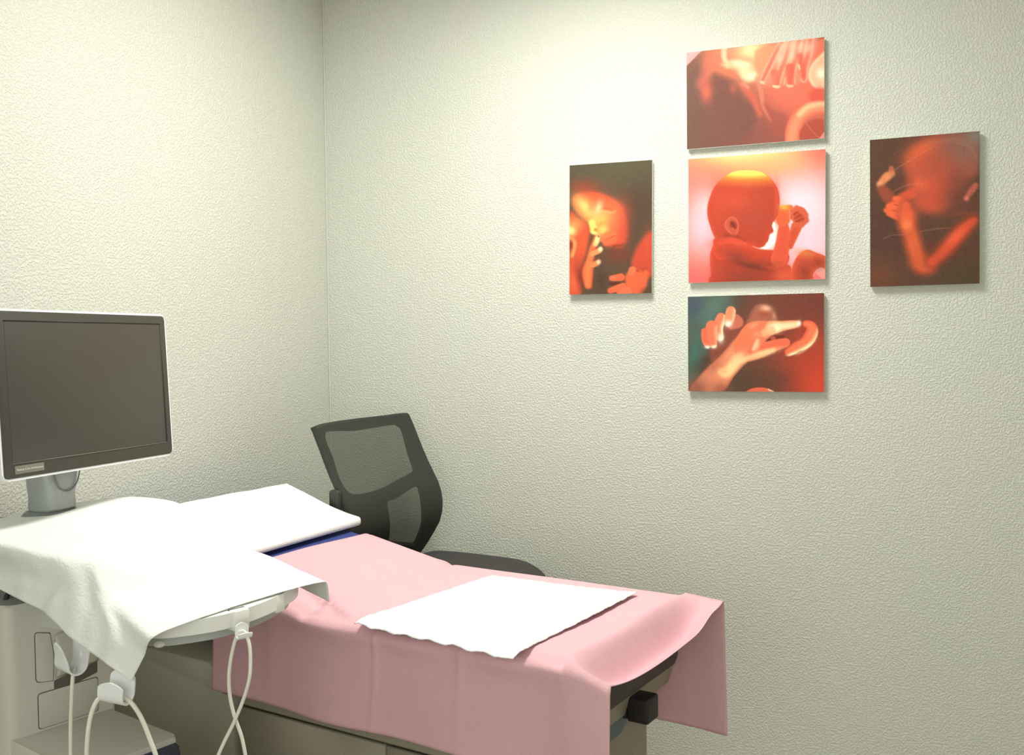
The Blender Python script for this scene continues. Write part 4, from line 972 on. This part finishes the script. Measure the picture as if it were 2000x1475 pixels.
# white paper sheet draped over the deck and touch panel
net_rows = [
 [(0.2514, -1.8394, 1.17), (0.204, -1.6515, 1.17), (0.2599, -1.5618, 1.181), (0.3391, -1.4721, 1.186), (0.4085, -1.4157, 1.172), (0.4289, -1.3834, 1.152)],
 [(0.3671, -1.8792, 1.165), (0.3424, -1.7545, 1.17), (0.3519, -1.655, 1.176), (0.3811, -1.5593, 1.176), (0.4199, -1.4666, 1.158), (0.4495, -1.3868, 1.12)],
 [(0.4483, -1.8873, 1.16), (0.4367, -1.7541, 1.158), (0.4467, -1.6526, 1.155), (0.4635, -1.5636, 1.145), (0.4813, -1.454, 1.115), (0.4801, -1.3721, 1.088)],
 [(0.5251, -1.8752, 1.148), (0.519, -1.7583, 1.135), (0.5224, -1.6443, 1.115), (0.5325, -1.5429, 1.098), (0.5264, -1.426, 1.072), (0.5192, -1.3297, 1.055)],
 [(0.5953, -1.8475, 1.128), (0.5976, -1.7405, 1.09), (0.6077, -1.639, 1.07), (0.6178, -1.5375, 1.055), (0.625, -1.4456, 1.048), (0.6259, -1.357, 1.043)],
 [(0.6675, -1.8624, 1.07), (0.6503, -1.7489, 1.046), (0.6654, -1.6612, 1.04), (0.6929, -1.581, 1.04), (0.725, -1.5086, 1.041), (0.7669, -1.4506, 1.041)],
 [(0.797, -1.9312, 1.032), (0.8053, -1.8476, 1.0365), (0.8184, -1.7584, 1.0375), (0.8363, -1.6695, 1.038), (0.8576, -1.6127, 1.041), (0.8979, -1.5508, 1.046)],
]
hem = [(0.197, -1.8046, 1.0854), (0.3413, -1.8584, 1.0749), (0.4505, -1.8828, 1.0566), (0.5242, -1.8987, 1.0437), (0.6068, -1.9176, 1.0073), (0.6811, -1.9233, 0.9766), (0.7512, -1.9356, 0.9526)]
midh = [(0.1901, -1.7953, 1.1191), (0.3445, -1.8504, 1.1157), (0.4518, -1.8752, 1.1048), (0.5287, -1.8846, 1.0932), (0.6089, -1.8931, 1.073), (0.68, -1.9006, 1.0251), (0.7659, -1.9181, 0.9927)]
full = []
for k, r_ in enumerate(net_rows):
    e = Vector(r_[-1]); c1 = e + Vector((.006, .016, -.008)); c2 = e + Vector((.006, .022, -.045))
    full.append([hem[k], midh[k]] + list(r_) + [tuple(c1), tuple(c2)])
G = net(full, 9).transpose(1, 0, 2).copy()
nr, nc_, _ = G.shape
SH_FOLDS = [((36, 19), (27, 0), 4.0, .010), ((36, 19), (49, 6), 4.0, .009), ((36, 20), (38, 36), 2.5, .003), ((31, 9), (20, 2), 2.0, -.003), ((10, 9), (24, 12), 2.2, .003), ((40, 14), (50, 12), 2.0, -.003), ((22, 6), (8, 3), 1.8, .003)]
for i in range(nr):
    for j in range(nc_):
        q = j / (nc_ - 1); w_ = i / (nr - 1)
        side = max(0.0, 1 - j / 22.0) * min(1.0, i / 6.0)
        n_ = .0030 * math.sin(w_ * 23 + q * 4) * side + .0016 * math.sin(w_ * 61 + 3 * q) * side + .0009 * math.sin(w_ * 37 + q * 29)
        n_ += .0035 * math.exp(-((w_ - (.62 - .10 * side)) / .018) ** 2) * side - .003 * math.exp(-((w_ - (.66 + .06 * side)) / .02) ** 2) * side
        for (i0, j0), (i1, j1), wd_, hh in SH_FOLDS:
            L_ = (i1 - i0) ** 2 + (j1 - j0) ** 2; tt = min(1, max(0, ((i - i0) * (i1 - i0) + (j - j0) * (j1 - j0)) / L_))
            dd = math.hypot(i - i0 - tt * (i1 - i0), j - j0 - tt * (j1 - j0)) / wd_
            n_ += hh * max(0, 1 - dd) * (1 - .35 * tt) * min(1, (1 - tt) * 6 + .55)
        G[i, j] += np.array([n_ * .5, -n_, n_ * .5])
sh_ = grid_mesh('white_paper_sheet', G, M_PAPER, None, .0008, 1.0)
tag(sh_, 'white disposable paper sheet covering the control deck of the ultrasound cart', 'paper sheet')
